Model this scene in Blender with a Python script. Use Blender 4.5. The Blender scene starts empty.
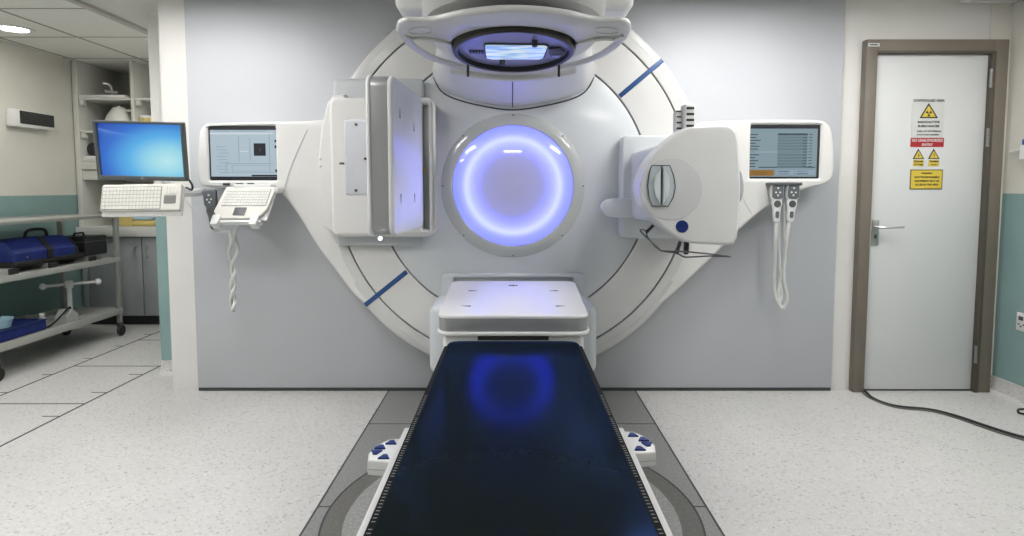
import bpy, bmesh, math, random
from mathutils import Matrix, Vector, Euler
random.seed(7)
PI = math.pi
S = bpy.context.scene
COL = S.collection

# ------------------------------------------------------------------ camera model (1024x536 frame)
F, HY, H, PY = 600.0, 189.0, 1.29, 231.0
PITCH = math.atan((PY - HY) / F)
CP, SP = math.cos(PITCH), math.sin(PITCH)

def A(px, py, Y):
    """world point at true depth Y that is seen at a given picture point (survey helper)"""
    u, v = (px - 512) / F, (PY - py) / F
    d = (u, CP + v * SP, -SP + v * CP)
    t = Y / d[1]
    return Vector((d[0] * t, Y, H + d[2] * t))

def AZ(px, py, Z=0.0):
    u, v = (px - 512) / F, (PY - py) / F
    d = (u, CP + v * SP, -SP + v * CP)
    t = (Z - H) / d[2]
    return Vector((d[0] * t, d[1] * t, Z))

def xz(pts, Y):
    return [(A(x, y, Y).x, A(x, y, Y).z) for x, y in pts]

# ------------------------------------------------------------------ materials
MATS = {}
def mat(name, col, rough=0.5, metal=0.0, coat=0.0, spec=0.5, var=0.04, scale=6.0, emit=None, estr=0.0, bump=0.0, bscale=200.0, trans=0.0):
    if name in MATS: return MATS[name]
    m = bpy.data.materials.new(name); m.use_nodes = True
    nt = m.node_tree; b = nt.nodes['Principled BSDF']
    tc = nt.nodes.new('ShaderNodeTexCoord')
    nz = nt.nodes.new('ShaderNodeTexNoise'); nz.inputs['Scale'].default_value = scale; nz.inputs['Detail'].default_value = 4
    nt.links.new(tc.outputs['Object'], nz.inputs['Vector'])
    rp = nt.nodes.new('ShaderNodeValToRGB')
    rp.color_ramp.elements[0].position = 0.3; rp.color_ramp.elements[1].position = 0.7
    rp.color_ramp.elements[0].color = [max(0, c * (1 - var)) for c in col] + [1]
    rp.color_ramp.elements[1].color = [min(1, c * (1 + var)) for c in col] + [1]
    nt.links.new(nz.outputs['Fac'], rp.inputs['Fac'])
    nt.links.new(rp.outputs['Color'], b.inputs['Base Color'])
    b.inputs['Roughness'].default_value = rough; b.inputs['Metallic'].default_value = metal
    b.inputs['Coat Weight'].default_value = coat; b.inputs['Coat Roughness'].default_value = 0.12
    b.inputs['Specular IOR Level'].default_value = spec
    b.inputs['Transmission Weight'].default_value = trans
    if emit:
        b.inputs['Emission Color'].default_value = list(emit) + [1]; b.inputs['Emission Strength'].default_value = estr
    if bump:
        n2 = nt.nodes.new('ShaderNodeTexNoise'); n2.inputs['Scale'].default_value = bscale
        nt.links.new(tc.outputs['Object'], n2.inputs['Vector'])
        bp = nt.nodes.new('ShaderNodeBump'); bp.inputs['Strength'].default_value = bump; bp.inputs['Distance'].default_value = 0.002
        nt.links.new(n2.outputs['Fac'], bp.inputs['Height']); nt.links.new(bp.outputs['Normal'], b.inputs['Normal'])
    MATS[name] = m
    return m

def ramp(nt, stops, interp='LINEAR'):
    r = nt.nodes.new('ShaderNodeValToRGB'); cr = r.color_ramp; cr.interpolation = interp
    while len(cr.elements) < len(stops): cr.elements.new(0.5)
    for e, (p, c) in zip(cr.elements, stops):
        e.position = p; e.color = list(c) + [1]
    return r

def mat_terrazzo():
    m = bpy.data.materials.new('terrazzo_vinyl'); m.use_nodes = True; nt = m.node_tree; b = nt.nodes['Principled BSDF']
    tc = nt.nodes.new('ShaderNodeTexCoord')
    v = nt.nodes.new('ShaderNodeTexVoronoi'); v.inputs['Scale'].default_value = 110
    nt.links.new(tc.outputs['Object'], v.inputs['Vector'])
    sep = nt.nodes.new('ShaderNodeSeparateColor'); nt.links.new(v.outputs['Color'], sep.inputs['Color'])
    r1 = ramp(nt, [(0.0, (.36, .355, .35)), (.05, (.47, .46, .45)), (.12, (.565, .555, .54)), (.75, (.585, .575, .56)), (1.0, (.64, .63, .615))])
    nt.links.new(sep.outputs['Red'], r1.inputs['Fac'])
    n = nt.nodes.new('ShaderNodeTexNoise'); n.inputs['Scale'].default_value = 1.3; n.inputs['Detail'].default_value = 5
    nt.links.new(tc.outputs['Object'], n.inputs['Vector'])
    r2 = ramp(nt, [(.35, (.93, .93, .93)), (.65, (1, 1, 1))]); nt.links.new(n.outputs['Fac'], r2.inputs['Fac'])
    mx = nt.nodes.new('ShaderNodeMix'); mx.data_type = 'RGBA'; mx.blend_type = 'MULTIPLY'; mx.inputs[0].default_value = 1
    nt.links.new(r1.outputs['Color'], mx.inputs[6]); nt.links.new(r2.outputs['Color'], mx.inputs[7])
    nt.links.new(mx.outputs[2], b.inputs['Base Color'])
    b.inputs['Roughness'].default_value = .42
    return m

def mat_grey_floor(name, c):
    m = bpy.data.materials.new(name); m.use_nodes = True; nt = m.node_tree; b = nt.nodes['Principled BSDF']
    tc = nt.nodes.new('ShaderNodeTexCoord')
    n = nt.nodes.new('ShaderNodeTexNoise'); n.inputs['Scale'].default_value = 90; n.inputs['Detail'].default_value = 6
    nt.links.new(tc.outputs['Object'], n.inputs['Vector'])
    r = ramp(nt, [(.35, [q * .82 for q in c]), (.65, [q * 1.12 for q in c])]); nt.links.new(n.outputs['Fac'], r.inputs['Fac'])
    nt.links.new(r.outputs['Color'], b.inputs['Base Color']); b.inputs['Roughness'].default_value = .45
    return m

def mat_emit(name, col, strength):
    m = bpy.data.materials.new(name); m.use_nodes = True; nt = m.node_tree; b = nt.nodes['Principled BSDF']
    b.inputs['Base Color'].default_value = [c * (.5 if 'diffuser' in name or 'indicator' in name else .06) for c in col] + [1]
    b.inputs['Emission Color'].default_value = list(col) + [1]; b.inputs['Emission Strength'].default_value = strength
    b.inputs['Roughness'].default_value = .3
    MATS[name] = m
    return m

def mat_ring_window():
    """frosted window lit from behind by a ring of blue lamps (radial in object space around Y axis)"""
    m = bpy.data.materials.new('ring_lit_window'); m.use_nodes = True; nt = m.node_tree; b = nt.nodes['Principled BSDF']
    tc = nt.nodes.new('ShaderNodeTexCoord'); sx = nt.nodes.new('ShaderNodeSeparateXYZ')
    nt.links.new(tc.outputs['Object'], sx.inputs['Vector'])
    cb = nt.nodes.new('ShaderNodeCombineXYZ'); nt.links.new(sx.outputs['X'], cb.inputs['X']); nt.links.new(sx.outputs['Z'], cb.inputs['Y'])
    ln = nt.nodes.new('ShaderNodeVectorMath'); ln.operation = 'LENGTH'; nt.links.new(cb.outputs['Vector'], ln.inputs[0])
    mp = nt.nodes.new('ShaderNodeMapRange'); mp.inputs['From Max'].default_value = 0.36; nt.links.new(ln.outputs['Value'], mp.inputs['Value'])
    r = ramp(nt, [(p_, [c_ / RING for c_ in q_]) for p_, q_ in [(0.0, (.25, .245, .44)), (.46, (.26, .26, .52)), (.60, (.34, .37, 1.3)), (.70, (.50, .56, 3.0)),
                  (.765, (.72, .80, 4.2)), (.83, (.38, .43, 3.1)), (.90, (.28, .33, 2.2)), (1.0, (.25, .30, 1.5))]], 'B_SPLINE')
    nt.links.new(mp.outputs['Result'], r.inputs['Fac'])
    nt.links.new(r.outputs['Color'], b.inputs['Emission Color']); b.inputs['Emission Strength'].default_value = RING
    b.inputs['Base Color'].default_value = (.10, .10, .12, 1); b.inputs['Roughness'].default_value = .25
    b.inputs['Coat Weight'].default_value = 1.0; b.inputs['Coat Roughness'].default_value = .03
    return m

def mat_desktop():
    m = bpy.data.materials.new('desktop_picture'); m.use_nodes = True; nt = m.node_tree; b = nt.nodes['Principled BSDF']
    tc = nt.nodes.new('ShaderNodeTexCoord'); sx = nt.nodes.new('ShaderNodeSeparateXYZ')
    nt.links.new(tc.outputs['Generated'], sx.inputs['Vector'])
    cb = nt.nodes.new('ShaderNodeCombineXYZ'); nt.links.new(sx.outputs['X'], cb.inputs['X']); nt.links.new(sx.outputs['Z'], cb.inputs['Y'])
    ds = nt.nodes.new('ShaderNodeVectorMath'); ds.operation = 'DISTANCE'
    nt.links.new(cb.outputs['Vector'], ds.inputs[0]); ds.inputs[1].default_value = (.78, .30, 0)
    r = ramp(nt, [(0.0, (.55, .90, .95)), (.22, (.34, .76, .92)), (.45, (.10, .48, .90)), (.72, (.03, .17, .68)), (1.0, (.015, .07, .42))])
    nt.links.new(ds.outputs['Value'], r.inputs['Fac'])
    # a pale light beam across the upper left corner
    w = nt.nodes.new('ShaderNodeVectorMath'); w.operation = 'DISTANCE'
    nt.links.new(cb.outputs['Vector'], w.inputs[0]); w.inputs[1].default_value = (.55, 2.0, 0)
    r2 = ramp(nt, [(0.0, (0, 0, 0)), (.588, (0, 0, 0)), (.605, (.10, .16, .2)), (.62, (.02, .04, .06)), (.66, (0, 0, 0))])
    dv = nt.nodes.new('ShaderNodeMath'); dv.operation = 'MULTIPLY'; dv.inputs[1].default_value = .5
    nt.links.new(w.outputs['Value'], dv.inputs[0])
    sc = nt.nodes.new('ShaderNodeMath'); sc.operation = 'MULTIPLY'; sc.inputs[1].default_value = .98
    nt.links.new(dv.outputs[0], sc.inputs[0]); nt.links.new(sc.outputs[0], r2.inputs['Fac'])
    fx = nt.nodes.new('ShaderNodeMapRange'); fx.inputs['From Min'].default_value = .45; fx.inputs['From Max'].default_value = .1
    nt.links.new(sx.outputs['X'], fx.inputs['Value'])
    mx = nt.nodes.new('ShaderNodeMix'); mx.data_type = 'RGBA'; mx.blend_type = 'ADD'
    nt.links.new(fx.outputs['Result'], mx.inputs[0]); nt.links.new(r.outputs['Color'], mx.inputs[6]); nt.links.new(r2.outputs['Color'], mx.inputs[7])
    nt.links.new(mx.outputs[2], b.inputs['Emission Color']); b.inputs['Emission Strength'].default_value = .85
    b.inputs['Base Color'].default_value = (.02, .02, .02, 1); b.inputs['Roughness'].default_value = .3
    return m

def mat_couch():
    # black woven carbon under a bluish tinted satin coating
    m = bpy.data.materials.new('black_carbon_top'); m.use_nodes = True; nt = m.node_tree
    nt.nodes.remove(nt.nodes['Principled BSDF']); out = nt.nodes['Material Output']
    tc = nt.nodes.new('ShaderNodeTexCoord'); n = nt.nodes.new('ShaderNodeTexNoise'); n.inputs['Scale'].default_value = 220
    nt.links.new(tc.outputs['Object'], n.inputs['Vector'])
    r = ramp(nt, [(.3, (.0085, .0115, .0055)), (.7, (.0095, .0125, .0065))]); nt.links.new(n.outputs['Fac'], r.inputs['Fac'])
    d = nt.nodes.new('ShaderNodeBsdfDiffuse'); nt.links.new(r.outputs['Color'], d.inputs['Color'])
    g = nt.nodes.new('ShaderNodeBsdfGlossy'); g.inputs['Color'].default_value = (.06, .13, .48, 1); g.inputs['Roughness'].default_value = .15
    fr_ = nt.nodes.new('ShaderNodeFresnel'); fr_.inputs['IOR'].default_value = 1.5
    a = nt.nodes.new('ShaderNodeMixShader'); nt.links.new(fr_.outputs[0], a.inputs[0]); nt.links.new(d.outputs[0], a.inputs[1]); nt.links.new(g.outputs[0], a.inputs[2])
    nt.links.new(a.outputs[0], out.inputs['Surface'])
    return m

def mat_port_reflection():  # pale streaks and glow paint reflections onto the port glass
    m = bpy.data.materials.new('painted_glint_glass'); m.use_nodes = True; nt = m.node_tree; b = nt.nodes['Principled BSDF']
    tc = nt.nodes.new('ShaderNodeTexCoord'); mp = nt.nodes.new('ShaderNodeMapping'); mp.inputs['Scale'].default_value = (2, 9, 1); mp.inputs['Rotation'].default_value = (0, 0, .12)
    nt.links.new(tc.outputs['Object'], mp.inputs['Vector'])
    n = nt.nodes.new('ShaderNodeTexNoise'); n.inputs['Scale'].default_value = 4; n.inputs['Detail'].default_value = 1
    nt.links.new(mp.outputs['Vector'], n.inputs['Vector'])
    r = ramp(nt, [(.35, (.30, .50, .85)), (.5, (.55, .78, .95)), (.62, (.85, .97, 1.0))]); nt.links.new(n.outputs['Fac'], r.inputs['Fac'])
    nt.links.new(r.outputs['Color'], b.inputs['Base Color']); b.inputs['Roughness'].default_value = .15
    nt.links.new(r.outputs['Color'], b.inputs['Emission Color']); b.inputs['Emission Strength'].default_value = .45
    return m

RING = 6.0
W_PLASTIC = mat('white_enamel', (.73, .73, .725), .38, coat=.25, var=.012)
W_WARM = mat('warm_white_cover', (.67, .665, .65), .42, coat=.2, var=.012)
W_FACE = mat('cool_white_cover', (.61, .635, .655), .36, coat=.3, var=.012)
W_LILAC = mat('lilac_white_cover', (.60, .61, .66), .4, coat=.2, var=.012)
G_LIGHT = mat('light_grey_cover', (.50, .52, .54), .4, coat=.15, var=.02)
G_MID = mat('mid_grey_cover', (.45, .455, .44), .45, var=.03)
G_BAND = mat('satin_grey_band', (.34, .35, .355), .36, metal=.4, var=.02)
SEAM = mat('dark_seam', (.05, .055, .06), .7)
BLACK = mat('black_plastic', (.02, .02, .021), .45)
CHAR = mat('charcoal_plastic', (.075, .08, .085), .45)
BLUE = mat('blue_marker', (.018, .075, .22), .4)
NAVY = mat('navy_button', (.012, .03, .16), .5, spec=.3)
STEEL = mat('brushed_steel', (.55, .55, .54), .3, metal=1, var=.08)
ALU = mat('grey_aluminium', (.40, .40, .38), .42, metal=.5)
BEZEL = mat('bezel_grey_gloss', (.50, .52, .50), .2, coat=.8, var=.02)
CARBON = mat_couch()
LAMIN = mat('blue_grey_laminate', (.475, .49, .52), .5, var=.03, scale=1.4, bump=.04, bscale=350)
PAINT_W = mat('white_paint', (.70, .69, .665), .6, var=.015, bump=.05, bscale=300)
PAINT_C = mat('cream_paint', (.66, .645, .585), .65, var=.02, bump=.05, bscale=300)
TEAL = mat('teal_paint', (.225, .345, .335), .5, var=.04, bump=.05, bscale=300)
CEILM = mat('ceiling_plaster', (.66, .655, .63), .8, var=.015)
TILEM = mat('ceiling_tile', (.74, .735, .70), .85, var=.03, scale=40)
GRIDM = mat('ceiling_grid', (.33, .325, .29), .7)
DOORM = mat('door_laminate', (.63, .645, .645), .45, var=.015, scale=2)
FRAMEM = mat('taupe_frame', (.175, .15, .12), .5, var=.05)
CABM = mat('grey_cabinet', (.33, .35, .36), .4, var=.05)
SHELFM = mat('white_shelf_board', (.62, .62, .58), .5, var=.02)
SHELFBACK = mat('grey_shelf_back', (.40, .415, .385), .6, var=.03)
KEYB = mat('beige_white_plastic', (.68, .665, .62), .5, var=.02)
KEYC = mat('keycap', (.72, .71, .67), .5, var=.04, scale=60)
BAGBLUE = mat('blue_nylon', (.008, .022, .17), .6, var=.2, scale=25, bump=.3, bscale=120)
BAGBLK = mat('black_nylon', (.012, .012, .013), .7, var=.2, scale=25, bump=.3, bscale=120)
RUBBER = mat('black_rubber', (.014, .014, .014), .6)
SIGNW = mat('sign_white', (.60, .61, .60), .45)
SIGNR = mat('sign_red', (.42, .02, .025), .45)
SIGNY = mat('sign_yellow', (.66, .50, .06), .45)
INK = mat('sign_ink', (.012, .012, .012), .6)
CABLEW = mat('white_cable', (.66, .66, .65), .45)
LAVPLATE = mat('blue_lit_face_plate', (.26, .27, .50), .4, metal=.1, coat=.15)  # lilac puts the window's blue light into the plate colour
OLIVE = mat('dark_olive_ring', (.028, .027, .018), .4, coat=.1)
YCLOTH = mat('yellow_cloth', (.58, .46, .16), .8)
BCLOTH = mat('pale_blue_cloth', (.42, .58, .70), .8)
RECESS = mat('grey_green_recess', (.42, .44, .41), .5)
TERR = mat_terrazzo()
STRIPF = mat_grey_floor('grey_floor_cover', (.25, .252, .245))
DISCF = mat_grey_floor('turntable_disc', (.30, .30, .29))
RINGF = mat_grey_floor('turntable_ring', (.135, .133, .12))

# ------------------------------------------------------------------ object helpers
WL = {}           # world origin of every object that can be a parent
def wl(o): return WL[o.name]

def finish(name, me, m, parent=None, angle=35):
    """link a mesh given in world coordinates; origin at its own centre"""
    cs = [v.co for v in me.vertices]
    lo = Vector([min(c[i] for c in cs) for i in range(3)]); hi = Vector([max(c[i] for c in cs) for i in range(3)])
    c = (lo + hi) / 2
    if parent is None: c.z = lo.z
    me.transform(Matrix.Translation(-c))
    me.materials.clear()
    for q in (m if isinstance(m, (list, tuple)) else [m]): me.materials.append(q)
    me.polygons.foreach_set('use_smooth', [True] * len(me.polygons))
    try: me.set_sharp_from_angle(angle=math.radians(angle))
    except Exception: pass
    me.update()
    o = bpy.data.objects.new(name, me); COL.objects.link(o); me.name = o.name
    WL[o.name] = c.copy()
    if parent is not None:
        o.parent = parent; o.location = c - wl(parent)
    else: o.location = c
    return o

def ob(name, bm, m, parent=None, angle=35):
    me = bpy.data.meshes.new(name)
    bmesh.ops.recalc_face_normals(bm, faces=bm.faces[:])
    bm.to_mesh(me); bm.free()
    return finish(name, me, m, parent, angle)

def tag(o, label, cat, group=None, kind=None):
    o['label'] = label; o['category'] = cat
    if group: o['group'] = group
    if kind: o['kind'] = kind
    return o

def thing(name, loc, label, cat, group=None):
    o = bpy.data.objects.new(name, None); COL.objects.link(o); o.empty_display_size = .05
    o.location = loc; WL[o.name] = Vector(loc)
    return tag(o, label, cat, group)

def struct(o):
    o['kind'] = 'structure'; return o

def copy_tree(o, parent=None, delta=None):
    c = o.copy(); COL.objects.link(c)
    if parent is not None:
        c.parent = parent
    else:
        c.location = o.location + delta
    for ch in o.children:
        copy_tree(ch, c)
    return c

def rbox(x0, x1, y0, y1, z0, z1, bev=.006, seg=2, M=None, bm=None):
    t = bmesh.new()
    r = bmesh.ops.create_cube(t, size=1)
    for v in t.verts:
        v.co = Vector(((x0 + x1) / 2 + v.co.x * (x1 - x0), (y0 + y1) / 2 + v.co.y * (y1 - y0), (z0 + z1) / 2 + v.co.z * (z1 - z0)))
    if bev > 0:
        b = min(bev, abs(x1 - x0) * .45, abs(y1 - y0) * .45, abs(z1 - z0) * .45)
        bmesh.ops.bevel(t, geom=t.edges[:], offset=b, segments=seg, profile=.5, affect='EDGES')
    if M is not None: bmesh.ops.transform(t, matrix=M, verts=t.verts)
    return merge(t, bm)

def merge(t, bm):
    if bm is None: return t
    me = bpy.data.meshes.new('tmp'); t.to_mesh(me); t.free(); bm.from_mesh(me); bpy.data.meshes.remove(me)
    return bm

def lathe(prof, C, axis='Y', seg=96, M=None, bm=None, closed=False):
    """revolve (r, h) pairs about an axis through C"""
    t = bmesh.new(); rings = []
    for r, h in prof:
        ring = []
        if r < 1e-6:
            ring = [t.verts.new(pt(0, 0, h, axis, C))] * seg
        else:
            for k in range(seg):
                a = 2 * PI * k / seg
                ring.append(t.verts.new(pt(r * math.cos(a), r * math.sin(a), h, axis, C)))
        rings.append(ring)
    n = len(rings)
    for i in range(n if closed else n - 1):
        a, b = rings[i], rings[(i + 1) % n]
        for k in range(seg):
            q = [a[k], a[(k + 1) % seg], b[(k + 1) % seg], b[k]]
            u = []
            for v in q:
                if v not in u: u.append(v)
            if len(u) >= 3:
                try: t.faces.new(u)
                except ValueError: pass
    if M is not None: bmesh.ops.transform(t, matrix=M, verts=t.verts)
    return merge(t, bm)

def pt(a, b, h, axis, C):
    if axis == 'Y': return Vector((C[0] + a, C[1] + h, C[2] + b))
    if axis == 'Z': return Vector((C[0] + a, C[1] + b, C[2] + h))
    return Vector((C[0] + h, C[1] + a, C[2] + b))

def cat(pts, closed=True, n=6):
    out = []; P = [Vector(p) for p in pts]; N = len(P)
    for i in range(N if closed else N - 1):
        if closed: a, b, c, d = P[i - 1], P[i], P[(i + 1) % N], P[(i + 2) % N]
        else: a, b, c, d = P[max(i - 1, 0)], P[i], P[i + 1], P[min(i + 2, N - 1)]
        for k in range(n):
            t = k / n
            out.append(.5 * ((2 * b) + (c - a) * t + (2 * a - 5 * b + 4 * c - d) * t * t + (3 * b - a - 3 * c + d) * t ** 3))
    if not closed: out.append(P[-1])
    return out

def rrect(x0, x1, y0, y1, r, n=6):
    out = []
    for cx, cy, a0 in ((x1 - r, y1 - r, 0), (x0 + r, y1 - r, 90), (x0 + r, y0 + r, 180), (x1 - r, y0 + r, 270)):
        for k in range(n + 1):
            a = math.radians(a0 + 90 * k / n); out.append((cx + r * math.cos(a), cy + r * math.sin(a)))
    return out

def circ(cx, cy, r, n=48):
    return [(cx + r * math.cos(2 * PI * k / n), cy + r * math.sin(2 * PI * k / n)) for k in range(n)]

def from_curve(cu, M):
    o = bpy.data.objects.new('tmp', cu); COL.objects.link(o)
    dg = bpy.context.evaluated_depsgraph_get(); dg.update()
    me = bpy.data.meshes.new_from_object(o.evaluated_get(dg), depsgraph=dg)
    bpy.data.objects.remove(o); bpy.data.curves.remove(cu)
    bm = bmesh.new(); bm.from_mesh(me); bpy.data.meshes.remove(me)
    bmesh.ops.remove_doubles(bm, verts=bm.verts[:], dist=1e-5)
    bmesh.ops.transform(bm, matrix=M, verts=bm.verts)
    return bm

def plate(loops, h, bev, M, bm=None, seg=3):
    """flat shape with holes (local XY), thickness 2h about local z=0, rounded rim"""
    cu = bpy.data.curves.new('tmp', 'CURVE'); cu.dimensions = '2D'; cu.fill_mode = 'BOTH'
    for L in loops:
        sp = cu.splines.new('POLY'); sp.points.add(len(L) - 1); sp.use_cyclic_u = True
        for p, q in zip(sp.points, L): p.co = (q[0], q[1], 0, 1)
    b = min(bev, h * .95)
    cu.extrude = h - b; cu.bevel_depth = b; cu.bevel_resolution = seg - 1; cu.offset = -b
    return merge(from_curve(cu, M), bm)

def MF(y):       # local (x, y, z) -> world (x, y0 - z, y): faces the camera side (-Y)
    return Matrix(((1, 0, 0, 0), (0, 0, -1, y), (0, 1, 0, 0), (0, 0, 0, 1)))

def fplate(loops, yf, yb, bev=.01, bm=None, seg=3):
    return plate(loops, (yb - yf) / 2, bev, MF((yf + yb) / 2), bm, seg)

def tube(pts, r, bm=None, smooth=True, n=8, res=5, closed=False):
    P = cat(pts, closed, n) if smooth else [Vector(p) for p in pts]
    t = bmesh.new(); rings = []; N = len(P); up = None; segs = 10
    for i, p in enumerate(P):
        if closed: d = (P[(i + 1) % N] - P[i - 1])
        else: d = P[min(i + 1, N - 1)] - P[max(i - 1, 0)]
        if d.length < 1e-9: d = Vector((0, 0, 1))
        d.normalize()
        if up is None:
            up = Vector((0, 0, 1)) if abs(d.z) < .9 else Vector((1, 0, 0))
        s = d.cross(up)
        if s.length < 1e-6: s = d.orthogonal()
        s.normalize(); up = s.cross(d).normalized()
        rings.append([t.verts.new(p + r * (math.cos(2 * PI * k / segs) * s + math.sin(2 * PI * k / segs) * up)) for k in range(segs)])
    for i in range(N if closed else N - 1):
        a, b = rings[i], rings[(i + 1) % N]
        for k in range(segs): t.faces.new((a[k], a[(k + 1) % segs], b[(k + 1) % segs], b[k]))
    if not closed: t.faces.new(rings[0][::-1]); t.faces.new(rings[-1])
    return merge(t, bm)

def loft(sections, bm=None, cap=True):
    t = bmesh.new(); R = [[t.verts.new(p) for p in s] for s in sections]; n = len(R[0])
    for a, b in zip(R, R[1:]):
        for k in range(n): t.faces.new((a[k], a[(k + 1) % n], b[(k + 1) % n], b[k]))
    if cap: t.faces.new(R[0][::-1]); t.faces.new(R[-1])
    return merge(t, bm)

def text(s, size, M, bm=None, depth=.0006, align='CENTER', spacing=1.0, bold=0.0, width=None):
    cu = bpy.data.curves.new('tmp', 'FONT'); cu.body = s; cu.size = size; cu.align_x = align; cu.align_y = 'CENTER'
    cu.extrude = depth; cu.space_character = spacing; cu.offset = bold; cu.resolution_u = 2
    t = from_curve(cu, Matrix.Identity(4))
    if width:
        w = max(v.co.x for v in t.verts) - min(v.co.x for v in t.verts)
        for v in t.verts: v.co.x *= width / w
    bmesh.ops.transform(t, matrix=M, verts=t.verts)
    return merge(t, bm)

def TR(x, y, z): return Matrix.Translation((x, y, z))
def RX(a): return Matrix.Rotation(math.radians(a), 4, 'X')
def RY(a): return Matrix.Rotation(math.radians(a), 4, 'Y')
def RZ(a): return Matrix.Rotation(math.radians(a), 4, 'Z')

# ================================================================== THE ROOM
YW = 3.78                   # gantry wall
XL, XR, YB, YF = -4.06, 3.08, 6.22, -2.4
ZC = 2.47
struct(ob('floor', rbox(XL - .1, XR + .1, YF - .1, YB + .1, -.12, 0, 0), TERR))
# grey cover strip let into the floor in front of the machine
struct(ob('trim_1', rbox(-.79, .79, -2.0, 3.76, -.01, .0012, 0), STRIPF))
bm = bmesh.new()
for s in (-1, 1): rbox(s * .79 - .004, s * .79 + .004, -2.0, 3.76, -.01, .0022, 0, bm=bm)
for y in (3.219, 2.356, 1.5):
    for s in (-1, 1): rbox(min(s * .72, s * .79) if y < 3 else min(0, s * .79), max(s * .72, s * .79) if y < 3 else max(0, s * .79), y - .003, y + .003, -.01, .0022, 0, bm=bm)
struct(ob('trim_2', bm, SEAM))
TC = (0, 2.31, 0)
struct(ob('trim_3', lathe([(0, -.005), (.655, -.005), (.655, .0035), (0, .0035)], TC, 'Z'), DISCF))
struct(ob('trim_4', lathe([(.655, -.005), (.733, -.005), (.733, .0035), (.655, .0035)], TC, 'Z', closed=True), RINGF))
struct(ob('trim_5', lathe([(.733, -.005), (.741, -.005), (.741, .004), (.733, .004)], TC, 'Z', closed=True), SEAM))
# joints of the removable floor covers in the store
bm = bmesh.new()
for x, y0, y1 in ((-3.2, 2.0, 5.75), (-2.57, 1.0, 4.6)): rbox(x - .006, x + .006, y0, y1, -.01, .0015, 0, bm=bm)
for y in (3.53, 4.3, 5.06, 2.76): rbox(-3.2, -2.57, y - .005, y + .005, -.01, .0015, 0, bm=bm)
for x in (-3.2, -2.57):
    for y in (3.33, 3.73, 4.1, 4.5, 4.86, 5.26):
        rbox(x - (.07 if x < -3 else .1), x, y - .004, y + .004, -.01, .0015, 0, bm=bm)
struct(ob('trim_6', bm, SEAM))

# walls
struct(ob('wall_back', rbox(-2.18, XR + .1, YW, YW + .35, 0, ZC, 0), PAINT_W))
struct(ob('trim_7', rbox(-2.008, 2.042, YW - .022, YW, .022, ZC - .001, .004), LAMIN))
struct(ob('trim_8', rbox(-2.008, 2.042, YW - .016, YW, .0, .022, 0), SEAM))
struct(ob('wall_alcove_side', rbox(-2.445, -2.16, 4.11, YB, 1.235, ZC, 0), PAINT_W))
struct(ob('wall_alcove_dado', rbox(-2.445, -2.16, 4.11, YB, 0.0, 1.235, 0), TEAL))
struct(ob('wall_left', rbox(XL - .1, XL, YF, YB, 1.235, ZC, 0), PAINT_C))
struct(ob('wall_left_dado', rbox(XL - .1, XL, YF, YB, 0, 1.235, 0), TEAL))
struct(ob('wall_alcove_back', rbox(XL - .1, -2.1, YB, YB + .1, 0, ZC, 0), PAINT_C))
struct(ob('wall_right', rbox(XR, XR + .1, YF, YW, 1.262, ZC, 0), PAINT_C))
struct(ob('wall_right_dado', rbox(XR, XR + .1, YF, YW, 0, 1.262, 0), TEAL))
struct(ob('wall_front', rbox(XL - .1, XR + .1, YF - .1, YF, 0, ZC, 0), PAINT_C))
# coved skirting in floor material
def cove(pts, n, name):
    """sweep a cove profile along a line; n = direction away from the wall"""
    prof = [(0, .10), (.006, .10), (.008, .05), (.02, .018), (.05, .0), (0, 0)]
    secs = [[Vector((p[0] + n[0] * a, p[1] + n[1] * a, b)) for a, b in prof] for p in pts]
    struct(ob(name, loft(secs), TERR))
cove([(XR, YF), (XR, YW)], (-1, 0), 'baseboard_right')
cove([(XL, YF), (XL, YB)], (1, 0), 'baseboard_left')
cove([(-2.445, 4.11), (-2.18, 4.11)], (0, -1), 'baseboard_alcove')
# cream wall above and beside the door is the same wall in a warmer paint
struct(ob('trim_9', rbox(2.95, XR, YW - .004, YW, .1, ZC, 0), PAINT_C))

# ceiling
struct(ob('ceiling', rbox(-2.74, XR + .1, YF - .1, YW + .4, ZC, ZC + .1, 0), CEILM))
struct(ob('ceiling_alcove', rbox(XL - .1, -2.74, YF - .1, YB + .1, ZC, ZC + .1, 0), TILEM))
struct(ob('ceiling_alcove_plaster', rbox(-2.74, -2.1, YW + .4, YB + .1, ZC, ZC + .1, 0), CEILM))
bm = bmesh.new()
for x in (-3.38, -4.0): rbox(x - .008, x + .008, YF, YB, ZC - .004, ZC + .01, 0, bm=bm)
for y in (-.5, .25, 1.0, 1.75, 2.5, 3.27, 4.02, 4.76, 5.52): rbox(XL, -2.74, y - .006, y + .006, ZC - .0035, ZC + .01, 0, bm=bm)
struct(ob('trim_10', bm, GRIDM))
bm = rbox(-2.775, -2.735, YF, YB, ZC - .012, ZC + .01, .003)
rbox(-2.735, -2.70, YF, YB, ZC - .022, ZC + .01, .003, bm=bm)
struct(ob('trim_11', bm, mat('ceiling_edge_trim', (.45, .445, .41), .7)))

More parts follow.
